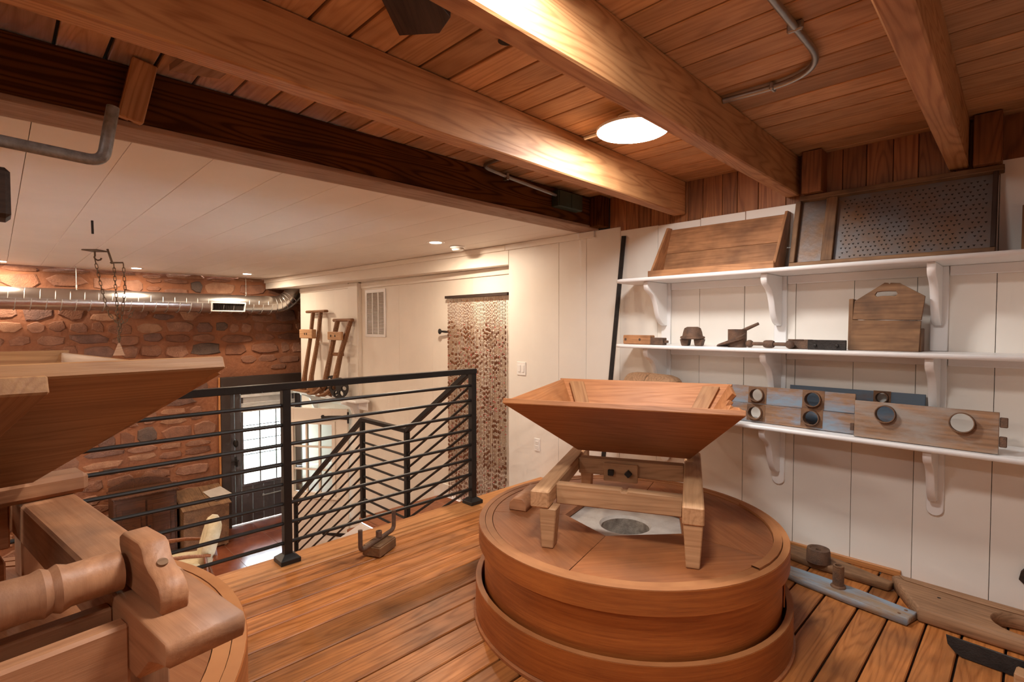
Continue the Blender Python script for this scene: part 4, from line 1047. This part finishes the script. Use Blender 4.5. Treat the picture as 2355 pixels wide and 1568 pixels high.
# ---- rod leaning on the wall beside the shelves
rd = tag(board('leaning_rod', (-2.312, 3.545, 2.11), (-2.43, 3.40, 0.003), 0.034, 0.016, 'iron_dark', up=(0.2, -1, 0), bev=0.002), 'long flat dark iron bar leaning on the wall beside the shelves', 'iron bar')
# ================================================================ lamps
def disc_lamp(label, loc, glow='lamp_glow'):
    t = thing('ceiling_lamp', label, 'lamp', loc)
    m = MB(); m.lathe([(0.0, 0.075), (0.075, 0.075), (0.075, 0.026), (0.168, 0.022), (0.178, 0.016), (0.178, 0.006), (0.174, 0.004)], 40, caps=False); m.build('housing', 'plastic_white', t)
    m = MB(); m.lathe([(0.0, -0.012), (0.06, -0.0105), (0.12, -0.006), (0.155, 0.0), (0.1735, 0.0055)], 40, caps=False); m.build('diffuser', glow, t)
    return t
disc_lamp('round white ceiling lamp glowing between two joists', (-1.435, 2.27, ZU - 0.077))
disc_lamp('second round ceiling lamp above the camera, out of frame', (-0.74, 0.95, ZU - 0.077))
disc_lamp('added round fill lamp behind the camera on the left', (-1.40, -1.05, ZU - 0.077), 'fill_glow')  # no known fixture: added to lift the ambient light in the mill room
disc_lamp('added round fill lamp behind the camera on the right', (0.16, -1.05, ZU - 0.077), 'fill_glow_dim')  # weaker unseen lamp, also added only as fill
def spot(label, x, y):
    t = thing('recessed_lamp', label, 'lamp', (x, y, ZLC))
    m = MB(); m.lathe([(0.055, -0.003), (0.085, -0.004), (0.088, 0.0), (0.055, -0.0005)], 24, caps=False); m.build('trim_ring', 'plastic_white', t)
    m = MB(); m.lathe([(0.0, -0.0015), (0.055, -0.0015)], 24, caps=False); m.build('lens', 'spot_glow', t)
spot('recessed ceiling lamp beside the smoke detector', -4.03, 2.98)
spot('recessed lamp over the middle of the metal duct', -8.74, 1.39)
spot('recessed lamp at the right end of the metal duct', -8.50, 2.74)
spot('recessed lamp at the left edge of the picture above the duct', -8.97, 0.055)
spot('recessed lamp out of frame to the left, nearest the railing', -4.03, -1.0)
spot('recessed lamp out of frame to the left, mid ceiling', -6.40, -1.0)
spot('added recessed fill lamp out of frame to the left, second from the railing', -5.20, -1.0)  # extra unseen lamp, added for more bounce onto the white ceiling
spot('added recessed fill lamp out of frame to the left, second from the stone wall', -7.60, -1.0)  # likewise added out of view to brighten the lower room
spot('recessed lamp out of frame to the left, by the stone wall', -8.85, -1.3)
t = thing('smoke_detector', 'white smoke detector on the lower ceiling', 'smoke detector', (-4.07, 3.28, ZLC))
m = MB(); m.lathe([(0.0, -0.045), (0.045, -0.045), (0.058, -0.036), (0.062, -0.022), (0.075, -0.018), (0.078, -0.001), (0.0, -0.001)], 28); m.build('cap', 'plastic_white', t)
m = MB(); m.lathe([(0.059, -0.030), (0.0645, -0.028), (0.064, -0.024), (0.059, -0.024)], 28, caps=False); m.build('slot_ring', 'seam_tan', t)

# ================================================================ conduits
t = thing('electric_conduit', 'bent steel conduit crossing the ceiling boards right of the lamp', 'conduit', (-0.6, 1.8, ZU - 0.02))
path = bend([(0, -1.2, 0), (0.0, 0.60, 0), (-0.42, 0.565, 0)], 0.26, 10)
tubeobj('pipe', path, 0.0125, 'galvanised', t, n=10)
for y in (0.16, -0.6): box('clip', (-0.026, y - 0.008, -0.0145), (0.026, y + 0.008, 0.019), 'galvanised', t, bev=0.005)
box('clip', (-0.222, 0.560, -0.0145), (-0.206, 0.606, 0.019), 'galvanised', t, bev=0.005)
t = thing('electric_conduit', 'short conduit stub running into the round lamp', 'conduit', (-1.73, 2.27, ZU - 0.03))
tubeobj('pipe', [(0, 0, 0), (0.13, 0.0, 0.0)], 0.0115, 'galvanised', t); box('collar', (0.115, -0.018, -0.018), (0.128, 0.018, 0.018), 'galvanised', t)
t = thing('electric_conduit', 'steel conduit along the dark beam to the junction box', 'conduit', (-2.54, 2.2, ZU - 0.03))
tubeobj('pipe', bend([(0.60, 0.0, 0.012), (0.02, 0.02, 0.012), (0.02, 0.25, -0.01), (0.02, 0.76, -0.045)], 0.08, 6), 0.012, 'galvanised', t)
box('clip', (-0.005, 0.24, -0.035), (0.037, 0.262, 0.012), 'galvanised', t)
t = thing('junction_box', 'dark green junction box on the dark beam', 'junction box', (-2.53, 3.1, 2.35))
box('box', (-0.033, -0.14, -0.065), (0.035, 0.15, 0.055), 'green_box', t, bev=0.004)
box('cover', (0.0355, -0.13, -0.060), (0.040, 0.005, 0.050), 'green_box', t); box('cover', (0.0355, 0.012, -0.060), (0.040, 0.142, 0.050), 'green_box', t)

# ================================================================ small timbers up between the joists
t = thing('beam_cleat', 'upright wooden cleat on the dark beam near the bent bar', 'timber', (-2.52, 0.38, 2.205))
o = board('cleat', (0, 0.01, 0.0), (0.035, 0.055, 0.225), 0.082, 0.06, 'joist_wood', t, up=(1, 0, 0), bev=0.005)
board('wedge', (-0.01, 0.02, 0.0), (-0.035, 0.02, 0.2), 0.03, 0.015, 'joist_dark', t, up=(1, 0, 0))
t = thing('ceiling_offcut', 'short grey board fixed under the ceiling behind the cleat', 'timber', (-2.15, 0.60, ZU - 0.05))
plate('offcut', [(-0.25, -0.10, 0.0), (0.25, -0.02, 0.0), (0.25, 0.10, 0.0), (-0.18, 0.06, 0.0)], 0.03, 'strip_wood', t, flip=True)

# ================================================================ air duct along the stone wall
t = thing('air_duct', 'round galvanised spiral air duct along the stone wall', 'duct', (-9.0, 0, 1.74))
R = 0.143
tubeobj('pipe', [(0, -2.0, 0.0), (0, 3.32, 0.012)], R, 'duct_metal', t, n=48)
for k in range(36):
    y = -1.9 + k * 0.146
    pts = [(math.cos(a) * (R + 0.001), y + 0.07 * (a / (2 * math.pi) - 0.5), math.sin(a) * (R + 0.001)) for a in [2 * math.pi * i / 40 for i in range(41)]]
    b = MB(); b.tube(pts, 0.0040, 6); b.build('seam', 'duct_seam', t)
el = []
for k in range(5):
    a = k / 4 * D(50); el.append((0.0, 3.32 + 0.34 * math.sin(a), 0.012 + 0.34 * (1 - math.cos(a))))
el.append((el[-1][0], el[-1][1] + 0.45 * math.cos(D(50)), el[-1][2] + 0.45 * math.sin(D(50))))
b = MB(); b.tube(el, R + 0.002, 40); b.build('elbow', 'duct_metal', t)
for i in (0, 1, 2, 3, 4):
    p = V(el[i]); q = V(el[min(i + 1, 5)]) - V(el[max(i - 1, 0)]); q.normalize()
    mt = axes(p, (1, 0, 0), q)
    b = MB(); b.lathe([(R + 0.003, -0.006), (R + 0.009, 0.0), (R + 0.003, 0.006)], 40, caps=False); b.build('joint_ring', 'duct_metal', t, mt)
gr = D(-22)
mt = M.Translation((0, 2.58, 0.008)) @ M.Rotation(-gr, 4, 'Y')
g0, g1 = 0.245, 0.075
gf = cut('grille_frame', [(-g0, -g1), (g0, -g1), (g0, g1), (-g0, g1)], [[(-g0 + 0.018, -g1 + 0.0155), (g0 - 0.018, -g1 + 0.0155), (g0 - 0.018, g1 - 0.0155), (-g0 + 0.018, g1 - 0.0155)]], 0.026, 'plastic_white', t, mt @ M.Translation((R, 0, 0)) @ M.Rotation(D(90), 4, 'Z') @ M.Rotation(D(90), 4, 'X'))
o = box('grille_back', (R - 0.010, -g0 + 0.018, -g1 + 0.016), (R + 0.001, g0 - 0.018, g1 - 0.016), 'seam_dark', t, bev=0); o.matrix_basis = mt @ o.matrix_basis
for k in range(20):
    y = -g0 + 0.03 + k * 0.0226
    o = box('grille_slat', (R + 0.0015, y, -g1 + 0.016), (R + 0.009, y + 0.004, g1 - 0.016), 'iron_dark', t, bev=0); o.matrix_basis = mt @ o.matrix_basis; under(o, gf)
for y in (0.77, 2.88, -1.2):
    tubeobj('hanger_wire', [(0, y, R - 0.002), (0, y, ZLC - 1.74)], 0.004, 'galvanised', t, n=5)
    tubeobj('hanger_clip', [(0, y, R + 0.02), (0, y, R + 0.06)], 0.010, 'galvanised', t, n=6)

# ================================================================ chains hanging from the lower ceiling
lk = MB()
pts = [(0.0, 0.011 * math.cos(a), 0.011 * math.sin(a) + (0.016 if math.sin(a) > 0 else -0.016)) for a in [2 * math.pi * i / 12 + 0.26 for i in range(12)]]
lk.tube(pts, 0.0034, 5, closed=True)
link0 = lk.build('link', 'chain_metal'); LINK = link0.data; bpy.data.objects.remove(link0)
def chain(par, pts, step=0.043):
    P = [V(p) for p in pts]; acc = 0.0; k = 0
    seg = [(P[i], P[i + 1]) for i in range(len(P) - 1)]
    tot = sum((b - a).length for a, b in seg); n = int(tot / step)
    for k in range(n):
        d = (k + 0.5) * tot / n
        for a, b in seg:
            L = (b - a).length
            if d <= L: p = a + (b - a) * (d / L); v = (b - a).normalized(); break
            d -= L
        side = V((1, 0, 0)) if k % 2 else V((0.3, 0.95, 0))
        mt = axes(p, v.cross(side).cross(v) if abs(v.dot(side)) < 0.99 else V((0, 1, 0)), v)
        link('link', LINK, 'chain_metal', par, mt)
t = thing('hanging_chain', 'brown chain hooked under a square ceiling plate', 'chain', (-6.94, 0.75, ZLC))
plate('ceiling_plate', [(-0.11, 0, -0.012), (0, -0.11, -0.012), (0.11, 0, -0.012), (0, 0.11, -0.012)], 0.010, 'chain_metal', t, flip=True)
tubeobj('hook', [(0, 0, -0.012), (0, 0, -0.05)] + [(0, 0.025 - 0.03 * math.cos(a), -0.075 - 0.03 * math.sin(a)) for a in (-0.6, 0, 0.7, 1.5, 2.3, 3.0)], 0.008, 'chain_metal', t)
chain(t, [(0, 0, -0.10), (0.0, 0.05, -0.40), (0.02, 0.10, -0.66), (0.05, 0.15, -0.74), (0.08, 0.20, -0.77), (0.13, 0.25, -0.72), (0.17, 0.30, -0.62)])
t = thing('hanging_chain', 'brown chain doubled over a ceiling rod, ending in a plate', 'chain', (-6.74, 0.85, ZLC))
tubeobj('ceiling_rod', [(0, -0.02, -0.001), (0.0, 0.02, -0.15)], 0.010, 'chain_metal', t)
tubeobj('cross_pin', [(0.0, 0.0, -0.14), (0.0, 0.11, -0.13)], 0.008, 'chain_metal', t)
chain(t, [(0, 0.03, -0.15), (0.0, 0.05, -0.6), (0.0, 0.06, -0.97)])
chain(t, [(0, 0.11, -0.14), (0.0, 0.12, -0.4), (0.0, 0.06, -0.95)])
cut('end_plate', [(-0.035, -0.10), (0.075, -0.10), (0.03, 0.03), (0.015, 0.03)], [], 0.01, 'strip_wood', t, M.Translation((0, 0.04, -1.0)) @ M.Rotation(D(60), 4, 'Z') @ R9)
t = tag(tubeobj('ceiling_rod', [(-5.01, 0.53, ZLC - 0.001), (-5.0, 0.53, ZLC - 0.10)], 0.008, 'iron_dark'), 'short dark rod stuck in the white ceiling boards', 'rod')

# ================================================================ stone crane at the left edge
t = thing('stone_crane', 'timber stone crane at the left edge with a bent steel bar', 'crane', (-2.35, -0.75, 0.0))
box('post', (-0.06, -0.06, 0.0005), (0.06, 0.06, ZU - 0.003), 'dark_wood', t, bev=0.006)
box('arm', (0.065, -0.06, 1.722), (0.185, 0.79, 1.872), 'dark_wood', t, bev=0.012)
box('brace_cheek', (0.0605, -0.05, 1.70), (0.0645, 0.05, 1.90), 'iron_dark', t)
tubeobj('bent_bar', bend([(0.13, -0.2, 1.98), (0.15, 0.77, 1.955), (0.15, 1.015, 1.945), (0.15, 1.045, 2.135)], 0.04, 7), 0.0185, 'steel_bar', t, n=14)
box('bar_bracket', (0.10, -0.24, 1.8725), (0.16, -0.16, 1.97), 'iron_dark', t)

# ================================================================ things on the cream walls
t = thing('wall_vent', 'white louvred vent grille high on the cream wall', 'vent', (-6.32, YC, 1.57))
W2, H2 = 0.262, 0.322
vf = cut('frame', [(-W2, -H2), (W2, -H2), (W2, H2), (-W2, H2)], [[(-W2 + 0.04, -H2 + 0.04), (W2 - 0.04, -H2 + 0.04), (W2 - 0.04, H2 - 0.04), (-W2 + 0.04, H2 - 0.04)]], 0.014, 'shelf_white', t, M.Translation((0, -0.008, 0)) @ R9)
for x in (-0.075, 0.075): box('divider', (x - 0.011, -0.013, -H2 + 0.041), (x + 0.011, -0.002, H2 - 0.041), 'shelf_white', t)
box('back', (-W2 + 0.041, -0.0035, -H2 + 0.041), (W2 - 0.041, -0.001, H2 - 0.041), 'seam_tan', t, bev=0)
m = MB()
for k in range(30):
    z = -H2 + 0.05 + k * 0.0188
    for x0, x1 in ((-W2 + 0.041, -0.087), (-0.063, 0.063), (0.087, W2 - 0.041)):
        m.add([(x0, -0.011, z), (x1, -0.011, z), (x1, -0.004, z + 0.009), (x0, -0.004, z + 0.009)], [(0, 1, 2, 3)])
tag(m.build('louvres', 'shelf_white', t), kind='stuff')
t = thing('iron_latch_arm', 'black iron latch arm jutting from the wall left of the curtain', 'latch', (-4.70, YC, 1.335))
m = MB(); m.lathe([(0, 0), (0.030, 0.0), (0.032, 0.006), (0.020, 0.012), (0, 0.013)], 18); m.build('disc', 'iron_dark', t, M.Translation((-0.105, -0.06, 0.0)) @ M.Rotation(D(90), 4, 'X'))
tubeobj('arm', [(-0.105, -0.05, 0.0), (-0.08, -0.05, 0.0), (-0.03, -0.045, -0.003), (0.018, -0.035, -0.005)], [0.008, 0.011, 0.013, 0.010], 'iron_dark', t)
tubeobj('pintle', [(0.014, -0.035, -0.005), (0.014, -0.001, -0.005)], 0.008, 'iron_dark', t)
t = thing('light_switch', 'white double rocker light switch right of the bead curtain', 'switch', (-3.455, YW, 0.992))
box('plate', (-0.058, -0.006, -0.063), (0.058, -0.0005, 0.063), 'plastic_white', t, bev=0.003)
for x in (-0.024, 0.024): box('rocker', (x - 0.016, -0.010, -0.033), (x + 0.016, -0.0065, 0.033), 'plastic_white', t, bev=0.002)
t = thing('wall_outlet', 'white double power outlet low on the wall', 'outlet', (-3.25, YW, 0.292))
box('plate', (-0.036, -0.006, -0.058), (0.036, -0.0005, 0.058), 'plastic_white', t, bev=0.003)
for z in (-0.021, 0.021):
    f = box('socket', (-0.016, -0.009, z - 0.014), (0.016, -0.0065, z + 0.014), 'plastic_white', t, bev=0.002)
    for x in (-0.006, 0.006): under(box('slot', (x - 0.001, -0.0096, z - 0.004), (x + 0.001, -0.0091, z + 0.006), 'seam_dark', t, bev=0), f)

# ================================================================ bead curtain
t = thing('bead_curtain', 'brown and tan bead curtain hanging in strands from a dark rod', 'curtain', (-4.215, YC - 0.045, LD))
box('rod', (-0.50, -0.018, 2.275), (0.515, 0.018, 2.305), 'dark_wood', t)
bmt = ['bead_tan', 'bead_gold', 'bead_brown', 'bead_red']
br = random.Random(11)
NS = 43
for k in range(NS):
    x = -0.455 + k * 0.0222
    m = MB(); z = 2.262 - br.uniform(0, 0.04); zend = 0.012 + br.uniform(0, 0.05); first = True
    sway = br.uniform(-0.006, 0.006); style = br.choice((0, 0, 1, 1, 1, 2, 2))
    m.tube([(x, -0.004, 2.28), (x + sway, -0.004, zend)], 0.0011, 4, 0, caps=False)
    while z > zend + 0.02:
        dep = 2.262 - z
        fx = k / NS
        # diamond pattern of long dark beads
        d = abs(((fx * 3.0 + dep * 1.5) % 1.0) - 0.5) + abs(((fx * 3.0 - dep * 1.5) % 1.0) - 0.5)
        if dep < 0.22 + br.uniform(-0.06, 0.1): kind, ln, r = (2 if br.random() < 0.6 else 1), br.uniform(0.02, 0.05), 0.0042
        elif d < 0.27 and br.random() < 0.7: kind, ln, r = 2, br.uniform(0.04, 0.06), 0.0088
        elif br.random() < 0.05: kind, ln, r = 3, 0.016, 0.0085
        elif br.random() < 0.12: kind, ln, r = 2, 0.050, 0.0085
        elif br.random() < 0.25: kind, ln, r = 1, 0.016, 0.0068
        elif style == 2: kind, ln, r = 2, 0.05, 0.0042
        else: kind, ln, r = style, 0.015, 0.0066
        if dep > 1.75 and kind < 2 and br.random() < 0.5: kind, ln, r = 2, 0.05, 0.0045
        ln = min(ln, z - zend)
        cx = x + sway * dep / 2.25
        m.lathe([(0.0, z - ln), (r, z - ln * 0.66), (r, z - ln * 0.34), (0.0, z)], 5, kind, (cx, -0.004, 0), caps=False)
        z -= ln + 0.0006
    m.build('strand', bmt, t)
# ================================================================ loose parts on the mill floor
zz = 0.0025
t = thing('wooden_block', 'small wooden block under the iron lifting bail', 'block', (-2.84, 1.662, 0.0055), D(116))
box('block', (-0.09, -0.063, 0.0), (0.09, 0.063, 0.058), 'old_wood', t, bev=0.004); box('cap_board', (-0.085, -0.058, 0.0583), (0.085, 0.058, 0.064), 'old_wood', t)
t = thing('lifting_bail', 'rusty iron bail with two upturned prongs beside the railing', 'iron part', (-2.835, 1.655, 0.0705), D(115))
tubeobj('bar', bend([(-0.185, 0.0, 0.135), (-0.185, 0.0, 0.01), (0.0, 0.0, 0.012), (0.165, 0.0, 0.014), (0.165, 0.0, 0.135)], 0.035, 6), 0.0135, 'iron_rust', t, n=10)
m = MB(); m.lathe([(0, 0.026), (0.019, 0.026), (0.019, 0.062), (0.010, 0.062), (0.010, 0.04), (0, 0.04)], 16, c=(0, 0, 0)); m.build('socket', 'iron_rust', t)
# bar with a squat round boss, against the wall
t = thing('bearer_bar', 'grey brown tapered bar with a squat round iron boss', 'iron bar', (-0.84, 3.385, zz))
a = D(-9)
cut('bar', [(-0.30, 0.055), (-0.30, -0.055), (-0.06, -0.080), (0.33, -0.032), (0.345, 0.02), (0.26, 0.032), (0.06, 0.075), (-0.1, 0.08)], [], 0.04, 'old_wood', t, M.Translation((0, 0, 0.0205)) @ M.Rotation(a, 4, 'Z'), bev=0.004)
m = MB(); m.lathe([(0, 0.041), (0.062, 0.041), (0.060, 0.10), (0.057, 0.115), (0.045, 0.115), (0.040, 0.108), (0.014, 0.108), (0.012, 0.09), (0, 0.09)], 30, c=(-0.015, -0.045, 0)); m.build('boss', 'iron_rust', t)
# blue painted bar with upright socket
t = thing('bridge_bar', 'chipped blue bar with an upright rusty socket lying on the floor', 'iron bar', (-0.68, 3.085, zz), D(-9))
cut('bar', [(-0.36, 0.045), (-0.36, -0.045), (-0.15, -0.066), (0.06, -0.072), (0.30, -0.062), (0.31, 0.052), (0.06, 0.068), (-0.15, 0.062)], [], 0.034, 'blue_bar', t, M.Translation((0.0, 0.0, 0.0175)), bev=0.004)
m = MB(); m.lathe([(0.036, 0.035), (0.034, 0.042), (0.0265, 0.046), (0.026, 0.148), (0.016, 0.148), (0.016, 0.10), (0, 0.10)], 22, c=(-0.02, 0.008, 0), caps=False); m.build('socket', 'rust_brown', t)
for x, y in ((0.27, 0.025), (0.26, -0.03)):
    m = MB(); m.lathe([(0, 0.0352), (0.008, 0.0352)], 10, c=(x, y, 0), caps=False); m.build('bolt_hole', 'rust_brown', t)
# heavy plank with a big hole
t = thing('stone_beam', 'heavy weathered plank with a big round hole by the wall', 'plank', (-0.1, 3.22, zz), D(-2))
cut('plank', [(-0.255, -0.165), (1.05, -0.14), (1.05, 0.16), (-0.40, 0.150), (-0.415, 0.125)], [circle(0.085, -0.012, 0.098, 36)], 0.068, 'plank_tan', t, M.Translation((0, 0, 0.035)), bev=0.006)
cut('raised_edge', [(-0.39, 0.146), (-0.36, 0.105), (-0.1, 0.085), (0.15, 0.094), (1.04, 0.10), (1.04, 0.154)], [], 0.006, 'plank_tan', t, M.Translation((0, 0, 0.0725)), bev=0.002)
m = MB(); m.lathe([(0, 0.0695), (0.008, 0.0695)], 12, c=(-0.205, 0.015, 0), caps=False); m.build('nail_hole', 'seam_dark', t)
# dark iron blade
t = thing('flat_iron', 'dark flat iron blade standing on edge at the right corner', 'blade', (-0.02, 2.855, zz), D(-3))
cut('blade', [(-0.225, 0.070), (-0.218, 0.035), (-0.19, 0.008), (-0.17, 0.0), (0.35, 0.0), (0.35, 0.070)], [], 0.012, 'iron_dark', t, M.Rotation(D(80), 4, 'X'), bev=0.002)
board('handle', (-0.005, -0.06, 0.03), (0.30, -0.075, 0.03), 0.07, 0.06, 'horse_wood', t, bev=0.006)
t = thing('hung_paddle', 'dark wooden paddle end hanging on the wall at the right edge', 'paddle', (0.02, YW, 0.135))
cut('paddle', [(-0.045, 0.06), (-0.052, 0.02), (-0.03, 0.0), (0.16, 0.0), (0.16, 0.10), (-0.02, 0.10)], [], 0.02, 'dark_wood', t, M.Translation((0, -0.012, 0)) @ R9)
tubeobj('shaft', [(0.09, -0.012, 0.095), (0.16, -0.012, 0.6)], 0.014, 'dark_wood', t)

# ================================================================ hand trucks on the hood shelf
zs = 0.3855
t = thing('hand_truck', 'tall brown wooden hand truck with T handle, left of the wheeled one', 'hand truck', (-7.80, 3.44, zs))
for s, x0, x1 in ((-1, -0.20, -0.18), (1, 0.04, 0.09)):
    m = MB(); m.tube([(x0 - 0.02 * (s < 0), -0.06, 0.03), (x0 + 0.01, -0.045, 0.25), (x1 - 0.0, 0.05, 0.85), (x1, 0.09, 1.22)], [0.055, 0.038, 0.030, 0.034], 8)
    m.build('side_rail', 'truck_wood', t)
board('handle_bar', (-0.40, 0.095, 1.235), (0.28, 0.095, 1.235), 0.07, 0.04, 'truck_wood', t, bev=0.014)
box('clamp', (-0.36, 0.005, 0.82), (0.10, 0.075, 0.96), 'truck_pale', t, bev=0.008).location.y -= 0.06
for x in (-0.16, -0.09): 
    m = MB(); m.lathe([(0, 0), (0.018, 0), (0, 0.008)], 10); m.build('bolt', 'seam_dark', t, M.Translation((x, -0.056, 0.89)) @ R9)
plate('nose_plate', [(-0.55, -0.20, 0.022), (0.05, -0.14, 0.022), (0.10, 0.02, 0.022), (-0.30, 0.02, 0.022)], 0.022, 'truck_wood', t, flip=False, bev=0.005)
m = MB(); m.lathe([(0, -0.05), (0.085, -0.05), (0.09, 0.0), (0.085, 0.05), (0, 0.05)], 20); m.build('roller', 'truck_wood', t, M.Translation((0.14, -0.05, 0.091)) @ R9)
t = thing('hand_truck', 'dark wooden hand truck with two flower-spoked iron wheels', 'hand truck', (-7.03, 3.44, zs))
RT = [((-0.30, -0.12, 0.03), (-0.27, -0.05, 0.14), (-0.20, 0.02, 0.62), (-0.15, 0.10, 1.08)), ((0.0, -0.12, 0.03), (0.02, -0.05, 0.14), (0.10, 0.02, 0.62), (0.24, 0.10, 1.08))]
for P in RT: tubeobj('side_rail', P, [0.05, 0.045, 0.036, 0.036], 'truck_wood', t)
board('handle_bar', (-0.26, 0.10, 1.095), (0.31, 0.10, 1.095), 0.06, 0.045, 'truck_wood', t, bev=0.014)
box('clamp', (-0.24, 0.015, 0.81), (0.20, 0.045, 0.93), 'truck_pale', t, bev=0.008).location.y -= 0.03
board('rung', (-0.20, 0.04, 0.60), (0.12, 0.04, 0.61), 0.04, 0.05, 'truck_wood', t)
for x in (-0.13, 0.0):
    m = MB(); m.lathe([(0, 0), (0.018, 0), (0, 0.008)], 10); m.build('bolt', 'seam_dark', t, M.Translation((x, -0.016, 0.87)) @ R9)
for x0 in (-0.50, -0.22):
    m = MB(); m.tube([(x0, -0.20, 0.015), (x0 + 0.08, -0.20, 0.016), (x0 + 0.2, -0.17, 0.045), (x0 + 0.26, -0.11, 0.11)], [0.015, 0.016, 0.03, 0.04], 8); m.build('runner', 'truck_wood', t)
board('axle_bar', (-0.26, 0.0, 0.16), (0.10, 0.0, 0.16), 0.06, 0.06, 'truck_wood', t)
pet = []
for i in range(6):
    a = 2 * math.pi * i / 6; cx, cy = 0.085 * math.cos(a), 0.085 * math.sin(a)
    pet.append([(cx + 0.040 * math.cos(b) * math.cos(a) - 0.030 * math.sin(b) * math.sin(a), cy + 0.040 * math.cos(b) * math.sin(a) + 0.030 * math.sin(b) * math.cos(a)) for b in [2 * math.pi * q / 12 for q in range(12)]])
for x, y in ((0.205, -0.06), (-0.16, 0.02)):
    cut('wheel', circle(0, 0, 0.146, 32), pet, 0.035, 'iron_dark', t, M.Translation((x, y, 0.1465)) @ M.Rotation(D(28), 4, 'Z') @ R9, bev=0.003)

# ================================================================ furniture on the lower floor
t = thing('sideboard', 'dark carved wooden cabinet against the stone wall', 'cabinet', (-8.98, 1.45, ZL + 0.001))
cw, ch, cd = 0.37, 0.96, 0.24
box('body', (-cd, -cw, 0.06), (cd - 0.02, cw, ch), 'cabinet_wood', t, bev=0.004, axis='z')
box('plinth', (-cd, -cw - 0.01, 0.0), (cd - 0.005, cw + 0.01, 0.059), 'cabinet_wood', t)
box('top', (-cd, -cw - 0.02, ch + 0.001), (cd + 0.01, cw + 0.02, ch + 0.03), 'cabinet_wood', t, bev=0.006)
cut('back_rail', [(-0.37, 0.0), (0.37, 0.0), (0.37, 0.05), (0.22, 0.10), (0.10, 0.13), (-0.10, 0.13), (-0.22, 0.10), (-0.37, 0.05)], [], 0.02, 'cabinet_wood', t, M.Translation((-0.20, 0, ch + 0.031)) @ M.Rotation(D(90), 4, 'Z') @ R9)
for y0, y1 in ((-0.34, -0.01), (0.01, 0.34)):
    dr = box('door', (cd - 0.019, y0, 0.10), (cd, y1, 0.90), 'cabinet_wood', t, bev=0.006)
    o = box('panel', (cd + 0.0005, y0 + 0.06, 0.18), (cd + 0.010, y1 - 0.06, 0.82), 'cabinet_wood', t, bev=0.008); under(o, dr)
    k = MB(); k.lathe([(0, 0), (0.010, 0.0), (0.014, 0.012), (0, 0.02)], 10); under(k.build('knob', 'iron_dark', t, M.Translation((cd, (-0.03 if y1 < 0 else 0.03), 0.52)) @ M.Rotation(D(90), 4, 'Y')), dr)
t = thing('slant_bin', 'brown wooden bin with a sloping lid beside the dark door', 'bin', (-8.86, 2.16, ZL + 0.001))
bw, bd_ = 0.30, 0.30
m = MB(); m.hexa([(-bd_, -bw, 0.02), (bd_ - 0.06, -bw, 0.02), (bd_ - 0.06, bw, 0.02), (-bd_, bw, 0.02), (-bd_, -bw, 0.80), (bd_, -bw, 0.66), (bd_, bw, 0.66), (-bd_, bw, 0.80)])
m.build('body', 'old_wood', t, bev=0.004)
plate('lid', [(-bd_ - 0.01, -bw - 0.02, 0.825), (bd_ + 0.03, -bw - 0.02, 0.675), (bd_ + 0.03, 0.03, 0.675), (-bd_ - 0.01, 0.03, 0.825)], 0.018, 'old_wood', t)
plate('lid', [(-bd_ - 0.01, 0.035, 0.825), (bd_ + 0.03, 0.035, 0.675), (bd_ + 0.03, bw + 0.02, 0.675), (-bd_ - 0.01, bw + 0.02, 0.825)], 0.018, 'old_wood', t)
for y in (-bw + 0.02, bw - 0.06):
    for x in (-bd_ + 0.01, bd_ - 0.11): box('foot', (x, y, 0.0), (x + 0.04, y + 0.04, 0.0195), 'old_wood', t)
pp = tag(plate('paper_sheet', [(-8.95, 2.20, -1.147), (-8.62, 2.28, -1.228), (-8.66, 2.56, -1.20), (-9.0, 2.46, -1.13)], 0.002, 'paper', bev=0), 'sheet of paper lying on the sloping bin lid', 'paper')

def armchair(label, loc, rz):
    t = thing('armchair', label, 'armchair', loc, rz, 'cream cushioned wooden armchairs')
    # local: faces -y
    for s in (-1, 1):
        tubeobj('back_leg', [(s * 0.29, 0.40, 0.0), (s * 0.29, 0.30, 0.36), (s * 0.29, 0.28, 0.56)], [0.016, 0.024, 0.018], 'chair_wood', t)
        tubeobj('front_leg', [(s * 0.29, -0.30, 0.0), (s * 0.29, -0.27, 0.36), (s * 0.29, -0.26, 0.58)], [0.014, 0.021, 0.017], 'chair_wood', t)
        tubeobj('armrest', [(s * 0.30, 0.34, 0.555), (s * 0.31, 0.10, 0.60), (s * 0.31, -0.15, 0.615), (s * 0.30, -0.32, 0.595)], [0.018, 0.024, 0.028, 0.022], 'chair_wood', t)
        board('side_rail', (s * 0.27, -0.28, 0.33), (s * 0.27, 0.32, 0.28), 0.03, 0.06, 'chair_wood', t)
    m = MB(); m.box((-0.26, -0.32, 0.35), (0.26, 0.24, 0.47)); o = m.build('seat_cushion', 'cushion', t, bev=0.04); o.rotation_euler = (-0.08, 0, 0)
    cut('back_cushion', [(-0.25, 0.0), (0.25, 0.0), (0.27, 0.30), (0.24, 0.47), (0.14, 0.53), (-0.14, 0.53), (-0.24, 0.47), (-0.27, 0.30)], [], 0.15, 'cushion', t, M.Translation((0, 0.27, 0.40)) @ M.Rotation(D(-16), 4, 'X') @ R9, bev=0.045)
    board('back_slat', (-0.26, 0.40, 0.50), (0.26, 0.40, 0.50), 0.03, 0.05, 'chair_wood', t)
    return t
armchair('cream cushioned wooden armchair near the railing, back to the dark door', (-7.35, 1.52, ZL + 0.002), D(-12))
armchair('cream cushioned wooden armchair half hidden at the left of the cabinet', (-8.3, 0.50, ZL + 0.002), D(-35))
